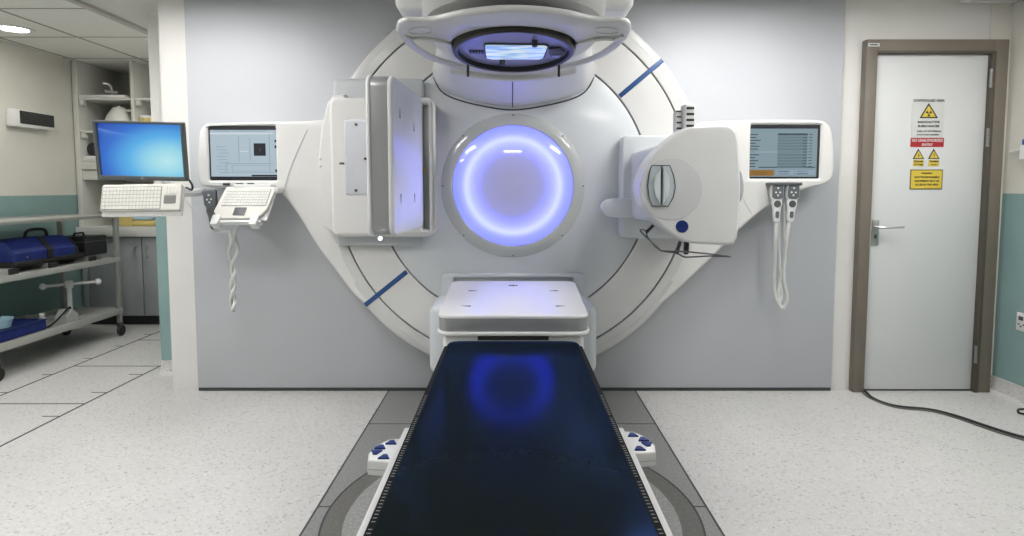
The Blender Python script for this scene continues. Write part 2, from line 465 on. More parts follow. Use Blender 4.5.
# ------------------------------------------------------------------ ceiling lamps
LAMP = mat_emit('lamp_diffuser', (1.0, .987, .968), 18.0)
HOUS = mat('lamp_housing', (.7, .7, .7), .5)
lamps = [(-1.85, 3.02), (1.3, 3.02), (-1.35, 1.7), (1.35, 1.7), (0, -.9), (2.45, 2.6), (-2.35, 1.0), (-3.42, 2.9), (-3.42, .9)]  # last two are out of view, added to brighten the alcove
names = ['square ceiling lamp above the floor in front of the left control screen', 'square ceiling lamp above the floor in front of the right control screen',
         'square ceiling lamp left of the couch foot', 'square ceiling lamp right of the couch foot', 'square ceiling lamp behind the viewpoint',
         'square ceiling lamp near the right wall', 'square ceiling lamp near the store', 'square fill lamp added unseen in the tiled ceiling above the near end of the trolley', 'square fill lamp added unseen in the tiled ceiling nearest the left front corner']
for (x, y), nm in zip(lamps, names):
    L = thing('ceiling_lamp', (x, y, ZC - .03), 'white ' + nm, 'lamp', 'ceiling lamps')
    bm = plate([rrect(-.31, .31, -.31, .31, .02), rrect(-.285, .285, -.285, .285, .01)], .015, .003, TR(x, y, ZC - .016))
    ob('frame', bm, HOUS, L)
    ob('diffuser', rbox(x - .29, x + .29, y - .29, y + .29, ZC - .016, ZC - .006, .002), LAMP, L)
# recessed downlight in the tiled ceiling
p = AZ(14, 28, ZC)
dl = thing('downlight', (p.x, p.y, ZC), 'round recessed downlight glowing in the tiled ceiling at upper left', 'lamp')
ob('rim', lathe([(.085, -.002), (.125, -.002), (.122, -.010), (.09, -.012)], (p.x, p.y, ZC), 'Z', closed=True), HOUS, dl)
ob('diffuser', lathe([(0, -.006), (.088, -.006), (.088, -.003), (0, -.003)], (p.x, p.y, ZC), 'Z'), mat_emit('downlight_diffuser', (1, .98, .93), 40.0), dl)
q = Vector((-2.82, 4.95, ZC))  # hidden extra light, added to brighten the store
store_fill = thing('downlight', tuple(q), 'round fill light added unseen in the store ceiling above the base cabinets', 'lamp')
ob('rim', lathe([(.085, -.002), (.125, -.002), (.122, -.010), (.09, -.012)], tuple(q), 'Z', closed=True), HOUS, store_fill)
ob('diffuser', lathe([(0, -.006), (.088, -.006), (.088, -.003), (0, -.003)], tuple(q), 'Z'), mat_emit('downlight_diffuser_store', (1, .98, .93), 150.0), store_fill)
# ceiling air vent above the door, cut by the picture's top edge
p = AZ(958, 3, ZC - .045)
vt = thing('ceiling_vent', (2.93, p.y - .2, ZC), 'white ceiling air vent above the door at the top edge of the picture', 'vent')
ob('frame', plate([rrect(p.x, 3.06, p.y - .42, p.y, .012), rrect(p.x + .035, 3.03, p.y - .385, p.y - .035, .005)], .0225, .004, TR(0, 0, ZC - .0235)), HOUS, vt)
for k in range(7):
    yy = p.y - .06 - k * .05
    ob('slat', rbox(p.x + .03, 3.035, yy - .018, yy + .018, ZC - .014, ZC - .010, .001, M=None), G_LIGHT, vt)
ob('backing', rbox(p.x + .03, 3.035, p.y - .39, p.y - .03, ZC - .008, ZC - .001, 0), CHAR, vt)

# ================================================================== THE TREATMENT MACHINE
GX, GZ = .006, 1.308
YG = 3.56                  # front plane of the covers
G = thing('linear_accelerator', (GX, 3.6, 0), 'large white radiotherapy machine with round glowing blue window and overhead treatment head', 'medical machine')
C0 = (GX, 0, GZ)
ob('drum', lathe([(0, YG + .03), (1.10, YG + .03), (1.12, YG + .09), (1.12, YW - .03), (0, YW - .03)], C0), SEAM, G)
RIMM = mat('outer_ring_cover', (.60, .60, .59), .42, coat=.2, var=.012)
ob('outer_ring', lathe([(1.048, YG + .04), (1.048, YG + .003), (1.051, YG), (1.0985, YG), (1.0995, YG + .001), (1.0995, YG + .04)], C0, closed=True, seg=128), RIMM, G)
ob('middle_ring', lathe([(.809, YG + .04), (.809, YG + .003), (.812, YG), (1.036, YG), (1.039, YG + .003), (1.039, YG + .04)], C0, closed=True, seg=128), W_WARM, G)
face = ob('face_disc', lathe([(.40, YG + .04), (.40, YG - .004), (.795, YG), (.800, YG + .003), (.800, YG + .04)], C0, closed=True, seg=128), W_FACE, G)
# window
bz = ob('window_bezel', lathe([(.352, YG + .03), (.352, YG - .012), (.359, YG - .02), (.377, YG - .022), (.403, YG - .016), (.421, YG - .008), (.425, YG + .0), (.425, YG + .03)], C0, closed=True, seg=128), BEZEL, G)
for k in range(8):
    a = k * PI / 4
    p = (GX + 0.413 * math.cos(a), 0, GZ + .413 * math.sin(a))
    ob('screw', lathe([(0, YG - .020), (.004, YG - .020), (.005, YG - .010), (0, YG - .008)], p, seg=12), CHAR, bz)
lens = ob('window_glass', lathe([(0, YG - .045), (.10, YG - .0435), (.20, YG - .038), (.28, YG - .031), (.335, YG - .022), (.360, YG - .010), (.360, YG + .02), (0, YG + .02)], C0, seg=128), mat_ring_window(), G)
# blue alignment stripes on the rings
for a in (40.0, 180 + 38.8):
    M = TR(GX, YG - .0015, GZ) @ RY(-a)
    ob('alignment_stripe', rbox(.815, 1.138, -.0015, .012, -.014, .014, .001, M=M), BLUE, G)

# neck: the arm that carries the treatment head out over the couch
edge = xz([(434, 77), (438, 87), (445, 94), (457, 99.5), (480, 105.5), (513, 110), (546, 105.5), (570, 99.5), (582, 94), (589, 87), (594, 77)], YG - .002)
edge = [(x, z) for x, z in cat([Vector((a, b, 0)) for a, b in edge], False, 5) for x, z in [(0, 0)]] if False else [(v.x, v.y) for v in cat([Vector((a, b, 0)) for a, b in edge], False, 5)]
def neck_sec(y, half, zb, f):
    hw = max(abs(edge[0][0]), abs(edge[-1][0])); zt0 = edge[0][1]; zb0 = min(z for _, z in edge)
    s = [Vector((x / hw * half + GX * 0, y, zb + (z - zb0) * f)) for x, z in edge]
    zs = zb + (zt0 - zb0) * f
    return s + [Vector((half * .93, y, zs + .03)), Vector((half * .72, y, min(zs + .10, ZC - .1))), Vector((half * .70, y, ZC - .015)), Vector((-half * .70, y, ZC - .015)), Vector((-half * .72, y, min(zs + .10, ZC - .1))), Vector((-half * .93, y, zs + .03))]
nk = ob('neck_cover', loft([neck_sec(YG + .01, .487, 1.772, 1.0), neck_sec(3.45, .475, 1.785, .95), neck_sec(3.25, .43, 1.85, .75), neck_sec(3.05, .39, 1.91, .6), neck_sec(2.85, .36, 1.945, .5), neck_sec(2.70, .34, 1.96, .4)]), W_PLASTIC, G, 40)
ob('joint_line', tube([Vector((x * 1.0, YG - .002, z)) for x, z in edge], .0045, smooth=False), SEAM, nk)
ob('centre_line', tube([(0.003, YG, 1.768), (0.003, 3.45, 1.783), (0.003, 3.25, 1.848), (.003, 3.05, 1.908), (.003, 2.86, 1.943)], .003, smooth=False), SEAM, nk)

ob('gantry_arm', rbox(-.505, .525, 2.62, 3.12, 2.055, ZC - .012, .04, 4), W_PLASTIC, G)
# treatment head, local frame: origin at guard's near edge, tipped slightly
TILT = math.degrees(math.atan(.061))
HM = TR(0.006, 1.97, H + .568) @ RX(-TILT)
hd = bpy.data.objects.new('treatment_head', None); COL.objects.link(hd); hd.parent = G
WL[hd.name] = Vector((.006, 2.35, 1.9)); hd.location = WL[hd.name] - wl(G)
half = [(0, 0), (.14, .027), (.215, .062), (.27, .095), (.32, .108), (.366, .106), (.398, .14), (.417, .22), (.417, .30), (.403, .42), (.364, .564), (.30, .67), (.23, .75), (.12, .83), (0, .865)]
half = [(x, y * .96) for x, y in half]
loop = half + [(-x, y) for x, y in half[-2:0:-1]]
outer = [(v.x, v.y) for v in cat([Vector((a, b, 0)) for a, b in loop], True, 5)]
CY = .385
RM = HM @ TR(0, .385, 0) @ RX(-3.2) @ TR(0, -.385, 0)                                      # collimator axis in the guard's frame
def side_hole(s):
    q = [(.384, .285), (.35, .297), (.305, .31), (.264, .36), (.257, .45), (.243, .54), (.205, .62), (.17, .69), (.215, .695), (.285, .625), (.336, .535), (.372, .42), (.388, .33)]
    L = [(v.x * s, v.y) for v in cat([Vector((a, b, 0)) for a, b in q], True, 5)]
    return L
hole = circ(0, CY, .238, 64)
guard = plate([outer, hole, side_hole(1), side_hole(-1)], .011, .0095, HM @ TR(0, 0, .011), seg=4)
ob('touch_guard', guard, mat('guard_white', (.66, .665, .665), .35, coat=.35, var=.01), hd)
# grip hollows either side
for s in (-1, 1):
    q = [(.30, .150), (.33, .150), (.36, .170), (.372, .205), (.352, .225), (.315, .220), (.292, .205), (.288, .17)]
    L = [(v.x * s, v.y) for v in cat([Vector((a, b, 0)) for a, b in q], True, 5)]
    L2 = [((x - s * .33) * .93 + s * .33, (y - .185) * .82 + .185) for x, y in L]
    ob('grip_ridge', plate([L, L2], .003, .0025, HM @ TR(0, 0, -.001)), mat('guard_white', (.66, .665, .665)), hd)
    t = tube([HM @ Vector((s * .392, .235, -.004)), HM @ Vector((s * .37, .268, -.006)), HM @ Vector((s * .345, .262, -.007)), HM @ Vector((s * .30, .272, -.006)), HM @ Vector((s * .245, .32, -.004)), HM @ Vector((s * .238, .35, -.004))], .006)
    ob('grip_edge', t, W_PLASTIC, hd)
# upper tier and collimator barrel
in2 = [(x * .86, (y - .4) * .90 + .41) for x, y in [(v.x, v.y) for v in cat([Vector((a, b, 0)) for a, b in [(0, 0), (.16, .03), (.29, .10), (.36, .22), (.37, .36), (.33, .55), (.22, .72), (0, .80), (-.22, .72), (-.33, .55), (-.37, .36), (-.36, .22), (-.29, .10), (-.16, .03)]], True, 6)]]
ob('upper_shell', plate([in2], .012, .011, HM @ TR(0, -.005, .030), seg=4), W_PLASTIC, hd)
ob('barrel', lathe([(0, .08), (.33, .08), (.345, .10), (.352, .20), (.40, .30), (.40, .545), (0, .545)], (0.006, 2.35, H + .555), 'Z', seg=96), G_MID, hd)
ob('barrel_plate', rbox(-.062, .062, 1.975, 2.0, H + .66, H + 1.08, .006), G_LIGHT, hd)
# accessory ring with face plate
ob('accessory_ring', lathe([(.214, -.026), (.225, -.028), (.233, -.022), (.236, .005), (.236, .03), (.214, .03)], (0, CY, 0), 'Z', closed=True, M=RM), OLIVE, hd)
fp = ob('face_plate', lathe([(0, -.008), (.216, -.006), (.216, .01), (0, .01)], (0, CY, 0), 'Z', M=RM), LAVPLATE, hd)
port = [(-.108, CY - .05), (-.10, CY - .062), (.115, CY - .055), (.128, CY - .04), (.118, CY + .085), (.105, CY + .10), (-.085, CY + .10), (-.108, CY + .085)]
ob('beam_port', plate([port], .004, .002, RM @ TR(0, 0, -.011)), mat_port_reflection(), hd)
ob('port_frame', plate([[(x * 1.05, (y - CY - .02) * 1.06 + CY + .02) for x, y in port], port], .003, .001, RM @ TR(0, 0, -.010)), CHAR, hd)
bm = bmesh.new()
for k in range(5): rbox(-.172 + k * .0115, -.163 + k * .0115, CY + .012, CY + .040, -.012, -.007, .001, M=RM, bm=bm)
ob('lettering', bm, BLACK, hd)
ob('latch_plate', plate([[(.135, CY - .02), (.175, CY - .03), (.198, CY + .01), (.19, CY + .07), (.15, CY + .07), (.138, CY + .03)]], .004, .002, RM @ TR(0, 0, -.013)), CHAR, hd)
ob('latch_pad', plate([[(.150, CY + .03), (.185, CY + .03), (.182, CY + .062), (.152, CY + .062)]], .003, .001, RM @ TR(0, 0, -.019)), LAVPLATE, hd)
for x, y in ((.078, CY - .09), (-.045, CY + .12)):
    ob('knob', lathe([(0, -.03), (.010, -.03), (.012, -.008), (0, -.008)], (x, y, 0), 'Z', seg=20, M=RM), CHAR, hd)
for s in (-1, 1):
    ob('hanger_peg', rbox(s * .196 - .005, s * .196 + .005, .655, .668, -.045, .01, .002, M=HM), BLACK, hd)
ob('guard_lip', plate([[(x, y) for x, y in outer if y > .735][:999]] if False else [[(v.x, v.y) for v in cat([Vector((a, b, 0)) for a, b in [(-.27, .70), (-.15, .79), (0, .83), (.15, .79), (.27, .70), (.25, .745), (.14, .825), (0, .862), (-.14, .825), (-.25, .745)]], True, 5)]], .015, .010, HM @ TR(0, 0, -.006)), W_PLASTIC, hd)

# ---- layered flat imager, used twice: local x = width, y = length, z = outward
def imager(name, w0, w1, length, th, M, parent, marks):
    hp = .0125 if name == 'side_imager' else .0085
    root = ob(name, plate([rrect(-w0 / 2, w0 / 2, 0, length, .05, 8)], hp, hp * .85, M @ TR(0, 0, -hp), seg=4), W_PLASTIC, parent)
    ob('metal_band', plate([rrect(-w0 / 2 + .0015, w0 / 2 - .0015, .0015, length - .002, .0485, 8)], (th - .028) / 2, .001, M @ TR(0, 0, -(th - .003) / 2)), G_BAND, root)
    ob('back_shell', plate([rrect(-w0 / 2 - .006, w0 / 2 + .006, -.006, length, .055, 8)], .009, .008, M @ TR(0, 0, -th + .009), seg=4), W_PLASTIC, root)
    for x, y, a in marks:
        T = M @ TR(x, y, .0006) @ RZ(a)
        ob('corner_mark', plate([[(-.028, 0), (.014, -.008), (.014, .008)]], .0008, .0002, T), CHAR, root)
    return root
# portal imager under the beam, between couch end and machine
PM = TR(.006, 2.462, .765) @ RX(5.2)
pi_ = imager('portal_imager', .634, .634, .60, .088, PM, G, [(-.20, .14, -8), (.20, .14, 188), (-.20, .40, 172), (.20, .40, 8)])
bm = lathe([(0, .0), (.012, .0), (.012, .002), (0, .002)], (0, .50, 0), 'Z', seg=20, M=PM)
ob('centre_mark', bm, YCLOTH, pi_)
ob('centre_cross', merge(rbox(-.022, .022, .497, .503, 0, .0028, 0, M=PM), rbox(-.002, .002, .488, .512, 0, .003, 0, M=PM)), CHAR, pi_)
ob('imager_base', rbox(-.295, .307, 2.50, 3.50, .36, .672, .03, 4), W_PLASTIC, G)
ob('imager_slot', rbox(-.145, .155, 2.494, 2.52, .652, .668, .002), BLACK, G)
ob('imager_trunk', rbox(-.455, .467, 3.22, 3.62, .27, .66, .05, 5), mat('pale_blue_cover', (.60, .635, .67), .4, coat=.2, var=.012), G)
fr = ob('imager_frame', fplate([rrect(-.425, .437, .45, .79, .03), rrect(-.35, .362, .40 + .08, .765, .012)], YG - .03, YG + .01, .01), W_FACE, G)
ob('frame_recess', fplate([rrect(-.345, .357, .485, .762, .012)], YG - .006, YG + .005, .001), RECESS, fr)

# ---- side imager (left) : slab standing upright, facing the beam
# local x -> world -Z.., y -> +Y, z -> +X
SM = TR(-.484, 2.45, 1.4245) @ RZ(-3.2) @ Matrix(((0, 0, 1, 0), (0, 1, 0, 0), (-1, 0, 0, 0), (0, 0, 0, 1)))
si = imager('side_imager', .655, .65, .60, .108, SM, G, [(-.18, .13, 0), (.17, .13, 180), (-.15, .40, 0), (.17, .40, 180)])
ob('power_lamp', lathe([(0, -.012), (.007, -.010), (.008, 0), (0, .002)], (-.54, 2.452, 1.088), 'Y', seg=16), mat_emit('indicator_white', (1, 1, 1), 4), si)
ob('imager_arm', rbox(-.73, -.60, 2.62, 3.46, 1.262, 1.592, .012, 3), W_LILAC, G)
bm = bmesh.new()
for px, py in ((356, 124.5), (356, 190.5)):
    q = A(px, py, 2.62); lathe([(0, -.006), (.006, -.006), (.007, .004), (0, .004)], q, 'Y', seg=14, bm=bm)
ob('arm_screws', bm, CHAR, G)
hs = ob('imager_housing', fplate([rrect(A(330, 165, 3.42).x, A(433, 165, 3.42).x, A(0, 237, 3.42).z, A(0, 97, 3.42).z, .04),
                                  [(x, z) for x, z in rrect(A(422, 165, 3.42).x, A(430.5, 0, 3.42).x, A(0, 229, 3.42).z, A(0, 104, 3.42).z, .008)]], 3.42, YG + .02, .022, seg=4), W_WARM, G)
ob('housing_recess', rbox(A(420, 165, 3.45).x, A(432, 165, 3.45).x, 3.47, 3.50, A(0, 231, 3.47).z, A(0, 103, 3.47).z, .002), RECESS, hs)
ob('recess_mark', rbox(-.508, -.492, 3.455, 3.47, 1.385, 1.41, .002), YCLOTH, hs)
ob('housing_back', fplate([rrect(A(334, 165, 3.5).x, A(424, 165, 3.5).x, A(0, 246, 3.5).z, A(0, 78, 3.5).z, .03)], 3.50, YG + .03, .02), G_LIGHT, G)
trim_pts = xz([(334, 94), (327, 103), (321, 128), (318, 160), (319, 196), (323, 226), (334, 234), (345, 234), (345, 94)], 3.46)
ob('housing_flank', fplate([trim_pts], 3.46, YG + .06, .014, seg=4), W_WARM, G)
for px, py in ((320.5, 159), (320.5, 166.5)):
    q = A(px, py, 3.46); ob('rivet', lathe([(0, -.004), (.006, -.003), (.007, .006), (0, .006)], q, 'Y', seg=14), G_MID, G)
q = A(342, 163.5, 3.42); ob('housing_mark', rbox(q.x - .014, q.x + .014, 3.416, 3.425, q.z - .006, q.z + .006, .001), CHAR, G)
q = A(365, 158.5, 2.60); ob('arm_mark', rbox(q.x - .008, q.x + .009, 2.612, 2.63, q.z - .005, q.z + .005, .001), BLACK, G)

# ---- X-ray tube pod on the right
pod = xz([(693, 126.5), (715, 125), (729, 125.5), (735.5, 131), (739, 143), (741, 190), (738.5, 232), (736, 241), (731, 245), (705, 244.5), (690, 243), (680, 240), (667, 231), (653, 217), (644, 202), (641, 188), (644.5, 172), (654, 156), (670, 140), (683, 130)], 2.60)
podl = [(v.x, v.y) for v in cat([Vector((a, b, 0)) for a, b in pod], True, 4)]
tp = ob('tube_housing', fplate([podl], 2.60, 2.79, .014, seg=4), W_PLASTIC, G)
q = A(671, 189, 2.60)
ob('housing_dish', fplate([circ(q.x, q.z, .135, 64)], 2.5965, 2.61, .003), mat('dish_white', (.63, .64, .65), .4, coat=.2, var=.01), tp)
oc = xz([(651.5, 165.5), (669.5, 165.5), (673.5, 176), (675, 187), (673, 197), (668, 206), (652, 206), (648.5, 196), (647.5, 186), (648.5, 175)], 2.595)
ob('handle_plate', fplate([oc], 2.590, 2.60, .001), mat('handle_plate_grey', (.52, .57, .60), .35), tp)
ob('handle_outline', tube([(x, 2.590, z) for x, z in oc], .0024, smooth=False, closed=True), CHAR, tp)
for c0, bend in ((657.5, -1), (665.5, 1)):
    pts = []
    L = xz([(c0 - bend * 2.0, 168), (c0 + bend * 2.6, 176), (c0 + bend * 3.8, 186), (c0 + bend * 2.6, 196), (c0 - bend * 2.0, 204), (c0 - bend * 2.6, 204), (c0 - bend * 2.6, 168)], 2.585)
    ob('grip', fplate([L], 2.574, 2.592, .004), mat('grip_white', (.66, .71, .73), .3, coat=.3), tp)
q = A(661.4, 186, 2.59); ob('grip_seam', rbox(q.x - .0018, q.x + .0018, 2.584, 2.592, A(0, 205, 2.59).z, A(0, 166, 2.59).z, 0), CHAR, tp)
q = A(682, 226.5, 2.60); ob('round_badge', lathe([(0, -.006), (.025, -.006), (.027, -.003), (.027, .003), (0, .003)], q, 'Y', seg=40), NAVY, tp)
# side bulge at the right edge of the pod
q = A(739, 187, 2.75); ob('side_badge', lathe([(0, 0), (.055, 0), (.075, -.006), (.085, -.014), (0, -.014)], (q.x + .012, 2.78, q.z), 'X', seg=40), G_LIGHT, tp)
# wire guard under the pod
loopw = [A(640.5, 231, 2.68), A(658, 248, 2.62), A(664, 251, 2.60), A(690, 252, 2.60), A(730, 256.5, 2.66), A(712, 256, 2.72), A(690, 257, 2.76), A(683, 256.5, 2.78), A(676, 253, 2.80), A(660, 250, 2.80), A(648, 238, 2.82), A(646, 231, 2.80)]
ob('wire_guard', tube(loopw, .0035, closed=True, n=6), CHAR, tp)
for a_, b_ in (((652.5, 226, 2.75), (647, 231.5, 2.70)), ((686.5, 242, 2.72), (686, 253, 2.68)), ((680, 243, 2.9), (677, 253, 2.80))):
    ob('wire_post', tube([A(*a_), A(*b_)], .008 if a_[0] != 686.5 else .012, smooth=False), BLACK, tp)
# arm and base plate of the pod
ob('tube_arm', rbox(.68, .97, 2.785, YG + .02, 1.12, 1.50, .03, 4), W_FACE, G)
ob('tube_base', fplate([rrect(A(622, 165, 3.44).x, A(700, 165, 3.44).x, A(0, 239, 3.44).z, A(0, 135, 3.44).z, .03)], 3.44, YG + .02, .012, seg=4), W_FACE, G)
tabq = xz([(640, 199), (612, 199), (604, 202), (601, 208), (604, 214), (612, 217.5), (640, 217)], 3.40)
ob('base_tab', fplate([[(v.x, v.y) for v in cat([Vector((a, b, 0)) for a, b in tabq], True, 4)]], 3.40, 3.46, .01), W_FACE, G)
# slotted cable carrier above the pod
q0, q1 = A(678.5, 128, 2.9), A(696, 103.5, 2.9)
cc = ob('cable_carrier', rbox(q0.x + .028, q1.x, 2.90, 2.975, q0.z - .04, q1.z, .01, 3), W_PLASTIC, G)
bm = rbox(q0.x - .005, q0.x + .03, 2.94, 2.99, q0.z - .04, q1.z - .035, .008, 2)
ob('carrier_step', bm, W_WARM, cc)
for k in range(4):
    zz = q0.z + .004 + k * .028
    ob('slot', rbox(q0.x + .037, q1.x - .008, 2.896, 2.92, zz, zz + .012, .002), BLACK, cc)
    ob('slot', rbox(q0.x + .001, q0.x + .024, 2.936, 2.96, zz - .006, zz + .003 - k * .001, .002), BLACK, cc)

# ================================================================== CONTROL PANELS EITHER SIDE
YP = 3.5615
def ring_arc(a0, a1, n=24, r=1.084):
    return [(GX + r * math.cos(math.radians(a0 + (a1 - a0) * k / n)), GZ + r * math.sin(math.radians(a0 + (a1 - a0) * k / n))) for k in range(n + 1)]
def angle_of(px, py):
    q = A(px, py, YP); return math.degrees(math.atan2(q.z - GZ, q.x - GX))
def smooth_open(px_pts, Y=YP, n=5):
    L = [Vector((x, z, 0)) for x, z in xz(px_pts, Y)]
    return [(v.x, v.y) for v in cat(L, False, n)]

LW = thing('control_panel', (-1.55, YP, 1.3), 'white wall control panel with a pale grey patient data screen, left of the machine', 'control panel')
low = smooth_open([(375, 309.5), (366, 304.5), (356, 297), (345, 284), (332, 266), (317, 246), (301, 220), (288, 201), (279, 192.5), (268, 189.5), (240, 188.5), (212, 187.5), (202, 186), (198, 180), (196.5, 160), (198, 138), (201, 128), (208, 123.5), (225, 122.5), (262, 121.5), (300, 121), (325, 119)])
aL0 = angle_of(325, 119) % 360; aL1 = angle_of(375, 309.5) % 360
outl = low + ring_arc(aL0, aL1)
hole = rrect(*[A(p, 165, YP).x for p in (208.8, 276)], A(0, 180.3, YP).z, A(0, 125.8, YP).z, .008)
ob('fascia', fplate([outl, hole], YP, YW - .0225, .016, seg=4), W_WARM, LW)
x0, x1 = A(209, 165, YP).x, A(276.5, 0, YP).x; z0, z1 = A(0, 180.3, YP).z, A(0, 126, YP).z
SCR1 = mat_emit('panel_screen_light', (.50, .62, .70), .75)
SCD = mat_emit('panel_screen_dark', (.03, .035, .05), .5)
SCM = mat_emit('panel_screen_mid', (.33, .43, .52), .75)
SCW = mat_emit('panel_screen_white', (.68, .76, .80), .8)
SCO = mat_emit('panel_screen_orange', (.36, .19, .05), .7)
SCT = mat_emit('panel_screen_teal', (.16, .24, .27), .75)
ob('screen_surround', fplate([rrect(x0 - .01, x1 + .01, z0 - .01, z1 + .01, .006)], YP + .012, YP + .03, .001), BLACK, LW)
sc = ob('screen', rbox(x0 + .008, x1 - .004, YP + .008, YP + .014, z0 + .012, z1 - .012, 0), SCR1, LW)
def U(u, v, w, h, m, lst): lst.setdefault(m, []).append((u, v, w, h))
def screen_items(lst, x0, x1, z0, z1, y, parent, names):
    for m, rs in lst.items():
        bm = bmesh.new()
        for u, v, w, h in rs:
            xa, za = x0 + (x1 - x0) * u, z1 - (z1 - z0) * v
            rbox(xa, xa + (x1 - x0) * w, y - .0008, y, za - (z1 - z0) * h, za, 0, bm=bm)
        ob(names[m.name], bm, m, parent)
L = {}
U(0, 0, 1, .035, SCD, L); U(.05, .05, .25, .015, SCM, L); U(.33, .05, .5, .015, SCM, L)
U(.62, .30, .17, .25, SCD, L); U(.92, .23, .08, .05, SCD, L); U(.92, .34, .08, .06, SCD, L); U(.92, .82, .08, .06, SCD, L)
U(.58, .93, .42, .03, SCD, L); U(0, .965, 1, .035, SCD, L)
for k in range(9):
    U(.08 + .02 * (k % 3), .36 + .065 * k, .14, .012, SCM, L)
for u, v, w, h in ((.22, .70, .68, .012), (.22, .88, .68, .01), (.22, .70, .008, .19), (.30, .74, .008, .12), (.30, .74, .55, .008), (.30, .85, .55, .008), (.40, .16, .01, .5), (.56, .2, .01, .45), (.84, .1, .01, .8)): U(u, v, w, h, SCM, L)
U(.0, .09, .9, .03, SCW, L); U(.42, .45, .12, .02, SCW, L)
U(.697, .395, .022, .07, SCO, L)
NM = {SCD.name: 'dark_fields', SCM.name: 'grid_lines', SCW.name: 'light_fields', SCO.name: 'orange_field', SCT.name: 'teal_fields'}
screen_items(L, x0 + .008, x1 - .004, z0 + .012, z1 - .012, YP + .0079, sc, NM)
ob('seam', tube([A(307, 130, YP - .001), A(297, 152, YP - .001), (A(289, 172, YP - .001)), A(284, 190, YP - .001)], .0022), G_LIGHT, LW)

RWp = thing('control_panel', (1.6, YP, 1.3), 'white wall control panel with a dark teal table screen, right of the machine', 'control panel')
low = smooth_open([(704, 121.5), (740, 120), (790, 119.5), (818, 120), (827, 123), (832, 130), (834.5, 150), (834.5, 170), (832.5, 179), (824, 184.5), (806, 189), (786, 197), (768, 207), (752, 219), (735, 234), (716, 254), (694, 275), (676, 292), (664, 302), (651, 309.5)])
aR0 = angle_of(651, 309.5); aR1 = angle_of(704, 121.5)
outr = low + ring_arc(aR0, aR1)
hole = rrect(*[A(p, 165, YP).x for p in (750.5, 820)], A(0, 178.5, YP).z, A(0, 124.8, YP).z, .006)
ob('fascia', fplate([outr, hole], YP, YW - .0225, .016, seg=4), W_WARM, RWp)
x0, x1 = A(750.5, 0, YP).x, A(820, 165, YP).x; z0, z1 = A(0, 178.5, YP).z, A(0, 125, YP).z
ob('screen_surround', fplate([rrect(x0 - .01, x1 + .01, z0 - .01, z1 + .01, .006)], YP + .012, YP + .03, .001), BLACK, RWp)
sc2 = ob('screen', rbox(x0 + .002, x1 - .016, YP + .008, YP + .014, z0 + .010, z1 - .010, 0), mat_emit('table_screen', (.27, .37, .42), .75), RWp)
L = {}
U(0, 0, 1, .035, SCD, L)
for k in range(12):
    v = .13 + .058 * k
    U(.44, v, .42, .05, SCT, L)
    U(.02, v + .015, .10 + .12 * random.random(), .016, SCD, L)
    U(.80, v + .015, .05, .016, SCD, L)
    U(.88, v + .015, .05, .012, SCD, L)
U(.0, .478, 1, .05, SCW, L) if False else U(.02, .49, .8, .025, SCM, L)
U(.44, .13, .42, .03, SCD, L); U(.18, .80, .80, .016, SCD, L)
U(0, .86, .40, .12, SCO, L); U(.44, .86, .24, .10, SCM, L); U(.70, .86, .28, .10, SCM, L)
for u, v in ((.46, .88), (.46, .93), (.72, .88), (.72, .93)): U(u, v, .16, .018, SCD, L)
for u, v in ((.10, .90), (.10, .94)): U(u, v, .2, .014, SCD, L)
screen_items(L, x0 + .002, x1 - .016, z0 + .010, z1 - .010, YP + .0079, sc2, NM)
ob('seam', tube([A(741, 188, YP - .001), A(744, 200, YP - .001), A(752, 214, YP - .001)], .0022), G_LIGHT, RWp)
# rounded rim of the machine's outer ring, above and below the panels
def arc_lathe(prof, a0, a1, seg=72):
    secs = []
    for k in range(seg + 1):
        a = math.radians(a0 + (a1 - a0) * k / seg)
        secs.append([Vector((GX + r * math.cos(a), h, GZ + r * math.sin(a))) for r, h in prof])
    return loft(secs)
rimp = [(1.0995, YG + .03), (1.0995, YG + .0002), (1.122, YG + .002), (1.138, YG + .010), (1.149, YG + .032), (1.156, YG + .09), (1.158, YW - .023), (1.10, YW - .023)]
if aR1 < 0: aR1 += 360
aR0 = aR0 % 360
if aR0 < 180: aR0 += 360
ob('ring_rim', arc_lathe(rimp, aR1 % 360 + .3, aL0 % 360 - .3), RIMM, G)
ob('ring_rim', arc_lathe(rimp, angle_of(347, 287) % 360, angle_of(681, 287) % 360), RIMM, G)
# hook rails beneath the screens
for x in (765.5, 781):
    q = A(x + 8.5, 183.5, YP); ob('hook', rbox(q.x - .05, q.x + .05, YP - .06, YP + .01, q.z - .012, q.z + .006, .006), CHAR, RWp)

